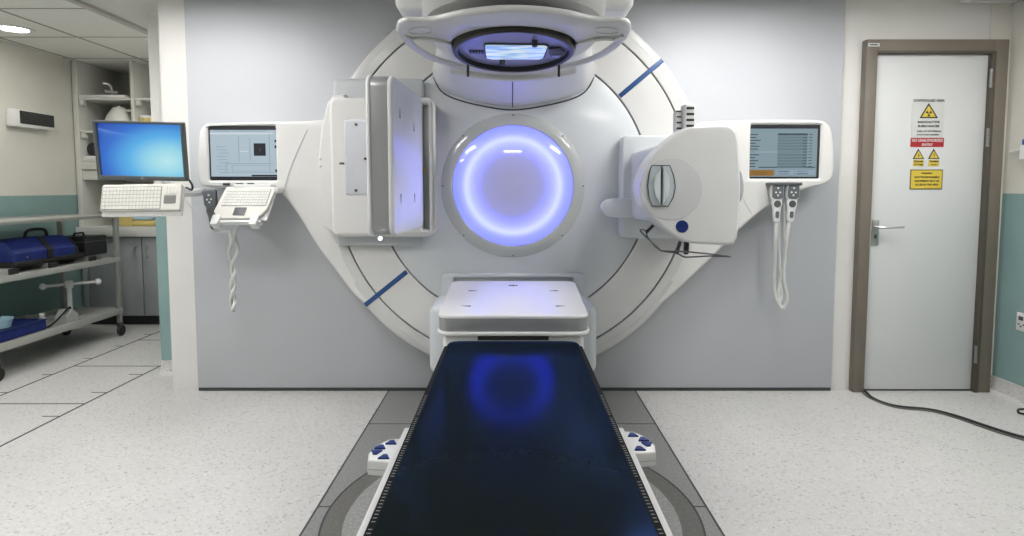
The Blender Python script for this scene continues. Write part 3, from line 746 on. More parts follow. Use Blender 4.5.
# ------------------------------------------------------------------ hand pendants
PDW = mat('pendant_white', (.66, .67, .67), .4, coat=.2)
def make_pendant(x, y, z, label, cable, rot=0.0):
    """pendant hanging with its top at (x, y, z)"""
    dark = 'single' in label
    P = thing('hand_pendant', (x, y, z), label, 'remote control', 'hand pendants on the control panels')
    M = TR(x, y, z) @ RY(rot) @ Matrix(((1, 0, 0, 0), (0, 0, -1, 0), (0, 1, 0, 0), (0, 0, 0, 1)))
    prof = [(-.034, .0), (.034, .0), (.038, -.03), (.037, -.085), (.028, -.10), (.031, -.122), (.026, -.142), (.022, -.16), (.02, -.20), (.014, -.23), (-.014, -.23), (-.02, -.20), (-.022, -.16), (-.026, -.142), (-.031, -.122), (-.028, -.10), (-.037, -.085), (-.038, -.03)]
    ob('body', plate([[(v.x, v.y) for v in cat([Vector((a, b, 0)) for a, b in prof], True, 3)]], .016, .010, M), mat('pendant_grey', (.11, .125, .135), .4) if dark else PDW, P)
    ob('key_field', plate([[(-.028, -.005), (.028, -.005), (.033, -.032), (.032, -.082), (.018, -.094), (-.018, -.094), (-.032, -.082), (-.033, -.032)]], .002, .001, M @ TR(0, 0, .0165)), mat('pendant_grey', (.11, .125, .135), .4), P)
    for k, (kx, ky) in enumerate(((0, -.03), (-.012, -.055), (.012, -.055), (0, -.072))):
        ob('key', lathe([(0, .004), (.005, .004), (.006, 0), (0, 0)], (kx, ky, .018), 'Z', seg=12, M=M), PDW, P)
    ob('round_key', lathe([(0, .004), (.019, .004), (.021, 0), (0, 0)], (0, -.122, .0155), 'Z', seg=28, M=M), CHAR, P)
    ob('lower_keys', plate([rrect(-.011, .011, -.205, -.165, .009)], .002, .001, M @ TR(0, 0, .0165)), mat('pendant_grey', (.11, .125, .135)), P)
    ob('cable', tube(cable, .0105, n=8), CABLEW, P)
    return P
yp = YP - .035
def PP(px, py, Y=yp): return A(px, py, Y)
p1, p2 = PP(777, 183), PP(793, 183)
make_pendant(p1.x, yp, p1.z, 'left one of two white hand pendants hooked under the teal table screen', [PP(776, 221), PP(775.3, 240), PP(774.5, 265, yp + .04), PP(774, 285, yp + .06), PP(775, 297, yp + .07), PP(778, 303, yp + .08), PP(781, 296, yp + .1), PP(779.5, 270, yp + .12), PP(778.5, 240, yp + .12), PP(778, 200, yp + .1)], 0)
make_pendant(p2.x, yp, p2.z, 'right one of two white hand pendants hooked under the teal table screen', [PP(789.5, 221), PP(786.5, 240), PP(784, 262, yp + .03), PP(784, 280, yp + .04), PP(787, 298, yp + .05), PP(783, 308, yp + .06), PP(777.8, 300, yp + .08), PP(780, 282, yp + .1), PP(784.5, 262, yp + .12), PP(784, 235, yp + .12), PP(783, 200, yp + .1)], 3)
p3 = PP(209.5, 190)
tw = []
for k in range(24):
    t = k / 23; yy = 232 + t * 78
    tw.append(PP(228 + 5 * min(1, t * 2.2) + 2.2 * math.sin(t * 16), yy, yp + .06 + .022 * math.cos(t * 16)))
tw2 = []
for k in range(24):
    t = 1 - k / 23; yy = 226 + t * 84
    tw2.append(PP(238 - 5 * min(1, t * 1.8) - 2.2 * math.sin(t * 16), yy, yp + .06 - .022 * math.cos(t * 16)))
make_pendant(p3.x, yp, p3.z, 'single dark faced hand pendant beside the small keyboard under the pale screen', [PP(212, 228), PP(217, 232, yp + .05)] + tw + tw2, -5)

# ------------------------------------------------------------------ keyboards
def key_mesh(cols, rows, w, h, M, x0, y0, gap=.16, th=.004):
    bm = bmesh.new()
    for r in range(rows):
        cw = w / cols; ch = h / rows
        c = 0
        while c < cols:
            span = 5 if (r == rows - 1 and c == 3) else 1
            span = min(span, cols - c)
            rbox(x0 + c * cw + cw * gap / 2, x0 + (c + span) * cw - cw * gap / 2, y0 - (r + 1) * ch + ch * gap / 2, y0 - r * ch - ch * gap / 2, 0, th, .0008, 1, M=M, bm=bm)
            c += span
    return bm
# small keyboard on a holder under the left control panel
kt = A(216, 187, 3.46); kl, kr = A(221.5, 187, 3.46), A(275, 187, 3.46)
KM = TR((kl.x + kr.x) / 2, 3.50, kt.z - .004) @ RZ(-4) @ RX(52)       # local x across, y up the slope
kw = (kr.x - kl.x)
HB = thing('keyboard', tuple(KM.translation), 'small white keyboard with touchpad on a holder under the pale screen', 'keyboard')
kd = .225
ob('body', plate([[(-kw / 2 + .008, 0), (kw / 2, 0), (kw / 2 - .012, -kd * .72), (kw / 2 - .05, -kd), (-kw / 2 + .03, -kd), (-kw / 2 - .012, -kd * .78)]], .010, .006, KM), KEYB, HB)
BED = mat('key_bed', (.36, .35, .33), .6)
ob('key_bed', plate([rrect(-(kw - .05) / 2 - .003, (kw - .05) / 2 + .003, -.140, -.019, .004)], .001, .0003, KM @ TR(0, 0, .0105)), BED, HB)
ob('keys', key_mesh(15, 6, kw - .05, .115, KM @ TR(0, 0, .0112), -(kw - .05) / 2, -.022), KEYC, HB)
ob('touchpad', plate([rrect(-.045, .025, -.205, -.150, .004)], .0015, .0005, KM @ TR(0, 0, .011)), CHAR, HB)
# the holder itself
HD = thing('keyboard_holder', (KM.translation.x, 3.55, kt.z - .15), 'white bracket with two clip feet gripping the small keyboard', 'bracket')
ob('tray', rbox(-kw / 2 - .01, kw / 2 - .005, -kd + .005, -.01, -.026, -.012, .004, M=KM), W_PLASTIC, HD)
ob('front_bar', rbox(-kw / 2 + .0, kw / 2 - .03, -kd - .022, -kd - .004, -.03, .004, .005, M=KM), W_PLASTIC, HD)
for x in (-kw / 2 + .01, kw / 2 - .075):
    ob('clip_foot', rbox(x - .012, x + .034, -kd - .045, -kd + .022, -.034, .020, .007, M=KM), W_PLASTIC, HD)
ob('wall_mount', rbox(KM.translation.x - .10, KM.translation.x + .12, 3.49, YP + .01, kt.z - .016, kt.z + .016, .006), W_PLASTIC, HD)
for dx in (-.11, .02, .13):
    q = A(238 + dx * 170 * .6, 184, 3.56); ob('latch', rbox(q.x - .018, q.x + .018, 3.545, 3.60, q.z - .008, q.z + .006, .003), CHAR, HD)
q = A(277.5, 190, 3.5); ob('side_knob', lathe([(0, -.03), (.014, -.03), (.02, -.01), (.02, .05), (0, .05)], q, 'Y', seg=20), W_WARM, HD)

# desktop monitor on a swing arm, with its keyboard below
yM = 3.22
c = A(141.5, 151, yM)
MM = TR(c.x, yM, c.z) @ RZ(3) @ RY(1.2) @ RX(7)       # faces -Y, top leaning back
mw, mh = .464, .312
MO = thing('monitor', tuple(c), 'dark framed desktop monitor with a blue desktop picture on a swing arm', 'monitor')
def mb(x0, x1, y0, y1, z0, z1, b=.004): return rbox(x0, x1, y0, y1, z0, z1, b, M=MM)
ob('bezel', plate([rrect(-mw / 2, mw / 2, -mh / 2, mh / 2, .006), rrect(-mw / 2 + .016, mw / 2 - .016, -mh / 2 + .022, mh / 2 - .014, .002)], .017, .004, MM @ MF(0)), mat('monitor_frame', (.075, .085, .088), .4), MO)
t = bmesh.new(); vs = [t.verts.new((x, .004, z)) for x, z in ((-mw / 2 + .014, -mh / 2 + .02), (mw / 2 - .014, -mh / 2 + .02), (mw / 2 - .014, mh / 2 - .012), (-mw / 2 + .014, mh / 2 - .012))]; f_ = t.faces.new(vs)
r_ = bmesh.ops.extrude_face_region(t, geom=[f_]); bmesh.ops.translate(t, vec=(0, .006, 0), verts=[v for v in r_['geom'] if isinstance(v, bmesh.types.BMVert)])
bmesh.ops.transform(t, matrix=MM, verts=t.verts)
ob('screen', t, mat_desktop(), MO)
ob('rear_case', mb(-mw / 2 + .03, mw / 2 - .03, .014, .05, -mh / 2 + .03, mh / 2 - .03, .012), BLACK, MO)
ob('badge', lathe([(0, -.002), (.007, -.002), (.007, .001), (0, .001)], (0, -.017, -mh / 2 + .011), 'Y', seg=20, M=MM), STEEL, MO)
SA = thing('swing_arm', (A(180, 192, 3.4).x, 3.4, A(180, 192, 3.4).z), 'white swing arm carrying the desktop monitor and keyboard from the control panel', 'bracket')
e0 = A(178, 193, 3.28); e1 = A(202, 191.5, 3.66)
ob('lower_arm', tube([e0, A(190, 193, 3.40), A(199, 192, 3.55), e1], .024, smooth=False), W_PLASTIC, SA)
mc = MM @ Vector((0, .084, -.05))
ob('mount_plate', rbox(-.06, .06, .05, .066, -.09, .03, .004, M=MM), W_PLASTIC, SA)
ob('upper_arm', tube([mc, Vector((mc.x + .05, mc.y + .05, mc.z - .12)), Vector((e0.x, e0.y + .02, e0.z + .0))], .02, smooth=False), W_PLASTIC, SA)
ob('cable', tube([MM @ Vector((.225, .02, -.15)), MM @ Vector((.246, .01, -.18)), MM @ Vector((.236, .02, -.205)), MM @ Vector((.19, .06, -.20))], .006), BLACK, SA)
ob('cable', tube([e0 + Vector((.03, 0, -.02)), e0 + Vector((.06, 0, -.07)), e0 + Vector((.085, .02, -.11))], .003), W_WARM, SA)
kq = A(143.0, 184.5, 3.16)
KB = TR(kq.x, 3.16, kq.z) @ RZ(-3) @ RY(-.9) @ RX(77)
K2 = thing('keyboard', tuple(kq), 'wide white keyboard with grey touchpad below the desktop monitor', 'keyboard')
ob('body', plate([rrect(-.215, .215, -.142, 0, .010)], .010, .006, KB), KEYB, K2)
ob('key_bed', plate([rrect(-.208, .113, -.137, -.013, .004)], .001, .0003, KB @ TR(0, 0, .0105)), BED, K2)
ob('keys', key_mesh(17, 6, .315, .118, KB @ TR(0, 0, .0112), -.205, -.016), KEYC, K2)
ob('number_keys', key_mesh(4, 2, .075, .04, KB @ TR(0, 0, .0095), .125, -.016), KEYC, K2)
ob('touchpad', plate([rrect(.128, .192, -.105, -.063, .004)], .0018, .0005, KB @ TR(0, 0, .0105)), mat('touchpad_grey', (.17, .17, .16), .5), K2)
ob('keyboard_tray', rbox(-.217, .215, -.168, -.01, -.028, -.0105, .004, M=KB), W_WARM, SA)

# ================================================================== DOOR
D = thing('door_1', (2.6, YW, 0), 'white door in a taupe frame with warning signs', 'door'); D['kind'] = 'structure'
ft = A(0, 40, YW - .03).z; 
fx0, fx1, dx0, dx1 = 2.165, 3.035, 2.236, 2.945
bm = bmesh.new()
rbox(fx0, dx0, YW - .05, YW + .002, 0, ft, .004, bm=bm); rbox(dx1, fx1, YW - .05, YW + .002, 0, ft, .004, bm=bm); rbox(dx0, dx1, YW - .05, YW + .002, 2.125, ft, .004, bm=bm)
ob('frame', bm, FRAMEM, D)
bm = bmesh.new()
rbox(dx1 - .012, dx1 + .012, YW - .055, YW - .01, 0, 2.13, .002, bm=bm); rbox(dx0, dx1, YW - .053, YW - .01, 2.116, 2.132, .002, bm=bm)
ob('stop', bm, mat('dark_taupe', (.08, .07, .055), .6), D)
lf = ob('leaf', rbox(dx0 + .003, dx1 - .012, YW - .022, YW + .002, .012, 2.119, .003), DOORM, D)
ob('gap', rbox(dx0, dx1, YW - .012, YW + .002, 0, .012, 0), BLACK, D)
for zz in (.24, 1.60, 1.96):
    bm = bmesh.new()
    for k in range(5): lathe([(0, 0), (.009, .001), (.009, .021), (0, .022)], (dx1 - .012, YW - .05, zz + k * .023 - .05), 'Z', seg=14, bm=bm)
    ob('hinge', bm, mat('dull_steel', (.30, .30, .29), .4, metal=.8), D)
q = A(875.3, 232.5, YW - .03)
ob('handle_plate', rbox(q.x - .020, q.x + .022, YW - .032, YW - .02, q.z - .08, q.z + .08, .004), STEEL, D)
hz = A(0, 227.5, YW - .05).z
hb = tube([(q.x + .0, YW - .02, hz), (q.x, YW - .075, hz), (q.x + .02, YW - .082, hz), (q.x + .145, YW - .08, hz + .004)], .0085, smooth=False)
ob('lever', hb, STEEL, D)
ob('keyhole', rbox(q.x - .006, q.x + .008, YW - .034, YW - .03, q.z - .037, q.z - .012, .004), BLACK, D)
q = A(873.5, 45, YW - .05)
st = ob('frame_label', rbox(q.x - .033, q.x + .037, YW - .0535, YW - .048, q.z - .010, q.z + .012, .002), SIGNW)
tag(st, 'tiny white label stuck on top left corner of the door frame', 'label')
bm = bmesh.new()
for k in range(5): rbox(q.x - .022 + k * .0095, q.x - .015 + k * .0095, YW - .0545, YW - .053, q.z - .003, q.z + .005, 0, bm=bm)
ob('lettering', bm, INK, st)

# signs on the door; ys = sign plane
ys = YW - .0235
def sq(px, py): 
    v = A(px, py, ys); return v.x, v.z
def SG(name, x0, x1, y0, y1, m, label):
    a, b = sq(x0, y1), sq(x1, y0)
    o = ob(name, fplate([rrect(a[0], b[0], a[1], b[1], .004)], ys - .0015, ys + .0025, .0008), m)
    return tag(o, label, 'sign')
def line(s, cx, cy, wpx, hpx, bm, yy=.0018, bold=.0006):
    x, z = sq(cx, cy); w = sq(cx + wpx / 2, cy)[0] - sq(cx - wpx / 2, cy)[0]
    h = sq(cx, cy - hpx / 2)[1] - sq(cx, cy + hpx / 2)[1]
    return text(s, h * 1.38, MF(ys - yy) @ TR(x, z, 0), bm, width=w, bold=bold)
def tri(cx, top, bot, wpx, grow=0.0):
    a = sq(cx, top); b = sq(cx + wpx / 2, bot); c = sq(cx - wpx / 2, bot)
    g = Vector(((a[0] + b[0] + c[0]) / 3, (a[1] + b[1] + c[1]) / 3))
    return [tuple(g + (Vector(q) - g) * (1 + grow)) for q in (a, b, c)], g
s1 = SG('radiation_sign', 911, 944.5, 98.5, 137.5, SIGNW, 'white controlled area sign with yellow radiation trefoil triangle on the door')
tp_, g = tri(928.6, 103, 118.2, 18.5)
ob('triangle_border', fplate([tp_], ys - .0022, ys - .001, .0002), INK, s1)
ti, g = tri(928.6, 103, 118.2, 18.5, -.24)
ob('triangle', fplate([ti], ys - .003, ys - .002, .0002), SIGNY, s1)
bm = bmesh.new(); g = Vector((g[0], g[1] - .002))
for a0 in (30, 150, 270):
    arc = [(g.x + .0185 * math.cos(math.radians(a0 - 30 + 60 * k / 8)), g.y + .0185 * math.sin(math.radians(a0 - 30 + 60 * k / 8))) for k in range(9)]
    inn = [(g.x + .0055 * math.cos(math.radians(a0 + 30 - 60 * k / 4)), g.y + .0055 * math.sin(math.radians(a0 + 30 - 60 * k / 4))) for k in range(5)]
    fplate([arc + inn], ys - .0036, ys - .0029, .0001, bm)
fplate([circ(g.x, g.y, .0036, 16)], ys - .0036, ys - .0029, .0001, bm)
ob('trefoil', bm, INK, s1)
bm = bmesh.new()
line('CONTROLLED AREA', 929.0, 100.7, 31, 2.4, bm); line('RADIOACTIVE', 928.5, 122.2, 22, 2.2, bm); line('SUBSTANCES', 928.3, 126.2, 21.5, 2.2, bm)
line('RISK OF EXTERNAL', 929, 131.4, 24, 1.6, bm, bold=.0002); line('RADIATION HAZARD', 927.6, 134.8, 22, 1.6, bm, bold=.0002)
ob('lettering', bm, INK, s1)
s2 = SG('entry_sign', 910.3, 944, 138, 147, SIGNR, 'red sign with white lettering forbidding entry below the radiation sign')
bm = bmesh.new(); line('NO UNAUTHORISED', 927.3, 140.6, 31, 3, bm); line('ENTRY', 927, 144.8, 11, 2.4, bm)
ob('lettering', bm, SIGNW, s2)
for cx, nm, lab, mark in ((918.4, 'warning_sign', 'small yellow warning triangle with a bolt mark, left one of a pair on the door', 'bolt'), (933.8, 'warning_sign', 'small yellow warning triangle with an exclamation mark, right one of a pair on the door', 'bang')):
    tp_, g = tri(cx, 148.8, 159, 11.5)
    b_ = ob(nm, fplate([tp_], ys - .0015, ys + .0025, .0005), INK); tag(b_, lab, 'sign', 'warning triangles on the door')
    ti, g = tri(cx, 148.8, 159, 11.5, -.26)
    ob('triangle', fplate([ti], ys - .0022, ys - .0014, .0001), SIGNY, b_)
    if mark == 'bolt': L = [[(g.x + .003, g.y + .014), (g.x - .006, g.y - .001), (g.x - .001, g.y - .001), (g.x - .003, g.y - .013), (g.x + .006, g.y + .003), (g.x + .001, g.y + .003)]]
    else: L = [rrect(g.x - .002, g.x + .002, g.y - .003, g.y + .014, .001), circ(g.x, g.y - .009, .0026, 12)]
    ob('mark', fplate(L, ys - .003, ys - .0021, .0001), INK, b_)
    p0, p1_ = sq(cx - 5.3, 166.3), sq(cx + 5.3, 160.0)
    ob('caption_plate', fplate([rrect(p0[0], p1_[0], p0[1], p1_[1], .002)], ys - .0015, ys + .0025, .0005), SIGNY, b_)
    bm = bmesh.new(); line('Danger' if mark == 'bolt' else 'Caution', cx, 161.4, 9, 2, bm); line('Hi-Voltage' if mark == 'bolt' else 'Laser', cx, 164.4, 8.6 if mark == 'bolt' else 6, 1.6, bm, bold=.0002)
    ob('lettering', bm, INK, b_)
s3 = SG('notice_sign', 909.5, 943, 169.5, 189.5, mat('notice_border', (.16, .13, .04), .5), 'larger yellow rectangular notice with four lines of black text, lowest on the door')
a, b = sq(910.5, 188.5), sq(942, 170.5)
ob('panel', fplate([rrect(a[0], b[0], a[1], b[1], .003)], ys - .0024, ys - .0012, .0002), SIGNY, s3)
bm = bmesh.new()
for s, yy, w in (('WARNING', 173.4, 11), ('UNATTENDED RUNNING', 177.3, 25), ('EQUIPMENT MAY BE', 181.1, 24.5), ('IN USE IN THIS AREA', 184.7, 23)):
    line(s, 926.5, yy, w, 1.9, bm, yy=.0027, bold=.0003)
ob('lettering', bm, INK, s3)

# things on the right wall
qa, qb = .0, .0
y0, y1 = 3.585, 3.06
ic = thing('wall_dispenser', (XR, 3.40, 1.43), 'small white wall box with a blue top stripe right of the door', 'wall box')
za, zb = 1.47, 1.585
ob('body', rbox(XR - .06, XR, 3.30, 3.60, za - .01, zb - .035, .01, 3), W_PLASTIC, ic)
ob('stripe', rbox(XR - .055, XR, 3.31, 3.59, zb - .034, zb, .006), mat('stripe_blue', (.03, .07, .36), .4), ic)
ob('spout', tube([(XR - .03, 3.60, 1.525), (XR - .03, 3.66, 1.522), (XR - .03, 3.70, 1.512)], .008, smooth=False), W_WARM, ic)
ot = thing('power_socket', (XR, 3.57, .5), 'white power socket on the teal wall right of the door', 'socket')
q = 3.53
ob('plate', rbox(XR - .012, XR, q - .075, q + .075, .435, .545, .004), W_PLASTIC, ot)
ob('switch', rbox(XR - .017, XR - .01, q + .025, q + .055, .50, .525, .002), CHAR, ot)
bm = bmesh.new()
for dy, dz in ((.04, .462), (.02, .475), (.055, .475)): rbox(XR - .013, XR - .011, q + dy - .006, q + dy + .006, dz - .004, dz + .004, 0, bm=bm)
ob('holes', bm, BLACK, ot)
# black cables on the floor
pts = [AZ(x, y, .008) for x, y in ((861.5, 387.5), (866, 392), (873, 398), (886, 403.5), (902, 406.8), (930, 409.5), (955, 415.5), (985, 425.5), (1010, 433.5), (1040, 441), (1085, 449))]
fc = ob('floor_cable', tube(pts, .0075), RUBBER); tag(fc, 'thick black cable running across the floor from the door corner', 'cable')
pts = [AZ(x, y, .005) for x, y in ((861.2, 390), (864, 393.5), (870, 398), (886, 404.6), (902, 408.3), (930, 411), (955, 417.5), (985, 428), (1010, 436), (1040, 444), (1085, 453))]
fc2 = ob('floor_cable', tube(pts, .0045), mat('grey_cable', (.10, .10, .095), .5)); tag(fc2, 'thin dark grey cable lying along the front side of thick floor cable', 'cable')
pts = [AZ(x, y, .006) for x, y in ((1050, 424), (1030, 415.5), (1020, 413.2), (1018, 411), (1020, 409.2), (1030, 410), (1050, 415))]
fc3 = ob('floor_cable', tube(pts, .0065), RUBBER); tag(fc3, 'end of a looped black cable at the right edge below the socket', 'cable')

# ================================================================== TREATMENT COUCH
ZT = .68
K = thing('treatment_couch', (.005, 2.0, 0), 'long black topped treatment couch with white side rails in the foreground', 'treatment couch')
cx = .005
tl = [(-.212, 2.385), (.212, 2.385), (.24, 2.378), (.256, 2.36), (.262, 2.33), (.268, .42), (-.268, .42), (-.262, 2.33), (-.256, 2.36), (-.24, 2.378)]
top = ob('couch_top', plate([[(x + cx, y) for x, y in tl]], .02, .008, TR(0, 0, ZT - .02)), CARBON, K)
rm = bmesh.new()
for s in (-1, 1):
    rbox(cx + s * .2595 - .0095, cx + s * .2595 + .0095, .43, 2.30, ZT - .036, ZT + .0006, .004, bm=rm)
ob('index_rail', rm, mat('rail_black', (.008, .009, .009), .7, spec=.08), K)
nt_ = bmesh.new()
for s in (-1, 1):
    y = .46
    while y < 2.05:
        if (round(y / .0125) % 14) != 0 and y < 1.75: rbox(cx + s * .2595 - .0036, cx + s * .2595 + .0036, y, y + .0026, ZT - .002, ZT + .0012, 0, bm=nt_)
        y += .0125
o = ob('index_notches', nt_, mat('notch_grey', (.20, .21, .21), .6), K); o['kind'] = 'stuff'
for s in (-1, 1):
    ob('side_rail', rbox(cx + s * .2805 - .0115, cx + s * .2805 + .0115, .42, 1.56, ZT - .085, ZT - .024, .004), W_PLASTIC, K)
ob('under_tray', rbox(cx - .265, cx + .265, .42, 1.60, ZT - .075, ZT - .036, .006), W_WARM, K)
ob('carriage', rbox(cx - .20, cx + .20, .45, 1.55, .50, ZT - .072, .02), W_WARM, K)
ob('lift_column', rbox(cx - .19, cx + .19, .62, 1.35, .10, .51, .03, 3), W_WARM, K)
ob('couch_base', rbox(cx - .21, cx + .21, .55, 2.0, .0045, .11, .02, 3), G_LIGHT, K)
for s in (-1, 1):
    # control pad hanging at the side
    L = [AZ(*p, .60) for p in ((616, 430.5), (634, 431), (646, 436.5), (655, 444.5), (655.8, 451.5), (634, 453), (622, 453))]
    L = [(s * q.x + (cx * 2 if s < 0 else 0), q.y) for q in L]
    if s < 0: L = [(x, y - .05) for x, y in L]
    L[0] = (s * .272 + cx, L[0][1]); L[-1] = (s * .272 + cx, L[-1][1])
    cp = ob('control_pad', plate([L], .021, .007, TR(0, 0, .579), seg=4), W_PLASTIC, K)
    ob('pad_seam', plate([[(x * 1.002, y - .001) for x, y in L]], .0015, .0004, TR(0, 0, .576)), G_LIGHT, cp)
    for px, py, a in ((632.5, 434.2, 0), (643, 438.6, 0), (647.5, 443.2, 180), (639.5, 447.8, 0)):
        q = AZ(px, py, .604)
        ob('arrow_key', plate([[(-.015, -.010), (.015, -.010), (.005, .013), (-.005, .013)]], .0025, .001, TR(s * q.x + (cx * 2 if s < 0 else 0), q.y - (.05 if s < 0 else 0), .602) @ RZ(a)), NAVY, cp)

# ================================================================== STORE AT THE LEFT
# base cabinets
YC = 5.60
for i, (xa, xb) in enumerate(((-4.05, -3.985), (-3.98, -3.475), (-3.47, -2.96), (-2.955, -2.45))):
    nm = ['narrow grey base cabinet in the left corner of the store', 'grey base cabinet behind the black case on the trolley', 'grey base cabinet with handle at its left edge right of the trolley post', 'grey base cabinet mostly hidden behind the teal wall end'][i]
    cb = thing('base_cabinet', ((xa + xb) / 2, 5.9, 0), nm, 'cabinet', 'grey base cabinets in the store')
    ob('body', rbox(xa, xb, YC + .02, YB - .005, .09, .846, .002), CABM, cb)
    d_ = ob('door', rbox(xa + .003, xb - .003, YC, YC + .018, .10, .838, .003), CABM, cb)
    ob('plinth', rbox(xa, xb, YC + .06, YC + .09, 0, .09, 0), BLACK, cb)
    if i in (1, 2):
        hx = xb - .045 if i == 1 else xa + .05
        ob('handle', tube([(hx, YC, .75), (hx, YC - .03, .745), (hx, YC - .03, .655), (hx, YC, .65)], .007, smooth=False), STEEL, d_)
ct = ob('worktop', rbox(XL + .005, -2.45, YC - .04, YB - .005, .8465, .938, .006), mat('white_worktop', (.60, .60, .57), .4)); tag(ct, 'thick white worktop over the grey cabinets', 'worktop')
# open shelf unit
su = thing('shelf_unit', (-3.3, YC + .2, 1.37), 'tall white open shelf unit reaching the ceiling behind the monitor', 'shelf')
SX0, SX1 = -4.05, -2.46
ob('side_panel', rbox(SX0, SX0 + .05, YC, YB - .01, .9385, ZC - .003, .002), SHELFM, su)
ob('side_panel', rbox(SX1 - .02, SX1, YC, YB - .01, 1.374, ZC - .003, .002), SHELFM, su)
ob('divider', rbox(-3.515, -3.485, YC, YB - .03, 1.40, ZC - .003, .002), SHELFM, su)
ob('back_panel', rbox(SX0 + .05, SX1 - .02, YB - .03, YB - .012, 1.40, ZC - .003, 0), SHELFBACK, su)
for zz in (2.13, 1.83, 1.565):
    ob('shelf_board', rbox(SX0 + .052, -3.517, YC + .005, YB - .031, zz - .02, zz, .002), SHELFM, su)
for zz in (2.13, 1.83, 1.565):
    ob('shelf_board', rbox(-3.483, SX1 - .022, YC + .005, YB - .031, zz - .02, zz, .002), SHELFM, su)
for zz in (2.11, 1.81):
    for xx in (SX0 + .075, -3.455):
        ob('shelf_clip', rbox(xx - .015, xx + .02, YC + .0, YC + .05, zz - .05, zz, .008), SHELFM, su)
ob('drawer', rbox(SX0 + .052, -2.49, YC - .004, YC + .35, 1.47, 1.543, .004), SHELFM, su)
ob('drawer', rbox(SX0 + .052, -2.49, YC + .012, YC + .35, 1.376, 1.462, .004), SHELFM, su)
# things on the shelves
def sxz(px, zz, Y): return A(px, 165, Y).x
ty = YC + .10
x = A(105, 94, ty).x
tr = thing('tray', (x, ty, 2.13), 'flat white tray on the top shelf with a small tap like holder', 'tray')
ob('dish', plate([rrect(x - .25, x + .24, ty - .09, ty + .15, .03)], .014, .008, TR(0, 0, 2.1445)), W_PLASTIC, tr)
ob('post', tube([(x + .07, ty, 2.155), (x + .07, ty, 2.21), (x + .05, ty, 2.26), (x - .0, ty - .02, 2.275)], .012), STEEL, tr)
ob('arm', tube([(x + .02, ty - .02, 2.20), (x + .14, ty - .02, 2.185)], .016, smooth=False), STEEL, tr)
x = A(120, 126, ty).x
jg = thing('water_jug', (x, ty, 1.83), 'round white jug on the middle shelf above the monitor', 'jug')
ob('body', lathe([(0, .001), (.10, .001), (.115, .02), (.118, .09), (.10, .15), (.07, .19), (.062, .205), (.045, .21), (0, .21)], (x, ty, 1.83), 'Z', seg=40), mat('jug_white', (.66, .66, .62), .4), jg)
ob('lid', lathe([(0, .21), (.055, .21), (.05, .222), (.015, .228), (.012, .24), (0, .242)], (x, ty, 1.83), 'Z', seg=32), W_WARM, jg)
ob('handle', tube([(x + .06, ty - .02, 2.02), (x + .14, ty - .02, 2.01), (x + .15, ty - .02, 1.92), (x + .105, ty - .02, 1.87)], .012), mat('jug_white', (.66, .66, .62)), jg)
x = A(92, 160, ty).x
bx = thing('tape_dispenser', (x, ty, 1.565), 'small dark dispenser on a white base at the left end of the lowest shelf', 'dispenser')
ob('base', rbox(x - .10, x + .16, ty - .06, ty + .10, 1.566, 1.60, .008), W_PLASTIC, bx)
ob('reel', lathe([(0, -.02), (.06, -.02), (.065, 0), (.06, .02), (0, .02)], (x + .03, ty, 1.665), 'Y', seg=32), BLACK, bx)
x = A(148, 126, ty).x
cn = thing('canister', (x, ty, 1.83), 'small beige canister in the right hand shelf bay beside the divider', 'container')
ob('body', lathe([(0, .001), (.06, .001), (.063, .01), (.063, .12), (0, .12)], (x, ty, 1.83), 'Z', seg=32), YCLOTH, cn)
ob('lid', lathe([(0, .12), (.066, .12), (.066, .14), (.06, .146), (0, .146)], (x, ty, 1.83), 'Z', seg=32), W_WARM, cn)
# cloths on the worktop
x = A(131, 220, 5.75).x
yb_ = ob('storage_box', plate([rrect(x - .075, x + .065, 5.68, 5.84, .012), ], .075, .01, TR(0, 0, 1.0135)), YCLOTH); tag(yb_, 'yellow box on the worktop beside the folded cloths', 'box')
x = A(147, 220, 5.72).x
for k, (m_, lb) in enumerate(((YCLOTH, 'folded yellow cloth lying at the bottom of the worktop stack'), (BCLOTH, 'folded pale blue cloth in the middle of the worktop stack'), (W_WARM, 'folded white cloth on top of the worktop stack'))):
    w = .11 - .012 * k
    t = plate([rrect(x - w, x + w, 5.64, 5.80, .03)], .028, .022, TR(0, 0, .9665 + k * .0585), seg=4)
    for v in t.verts: v.co.z += .006 * math.sin(v.co.x * 37 + k) * (1 if v.co.z > .96 + k * .0585 else 0)
    o = ob('folded_cloth', t, m_); tag(o, lb, 'cloth', 'folded cloths on the worktop')
# grille box on the left wall
sb = thing('wall_speaker', (XL, 5.07, 1.79), 'white box with a black grille high on the left wall', 'speaker')
ob('body', rbox(XL, XL + .075, 4.86, 5.28, 1.795, 1.935, .008), W_PLASTIC, sb)
gr = ob('grille', rbox(XL + .074, XL + .082, 4.91, 5.27, 1.822, 1.925, .003), BLACK, sb)
for k in range(6):
    zz = 1.836 + k * .015
    ob('grille_bar', rbox(XL + .081, XL + .085, 4.915, 5.265, zz - .002, zz + .002, 0), CHAR, gr)

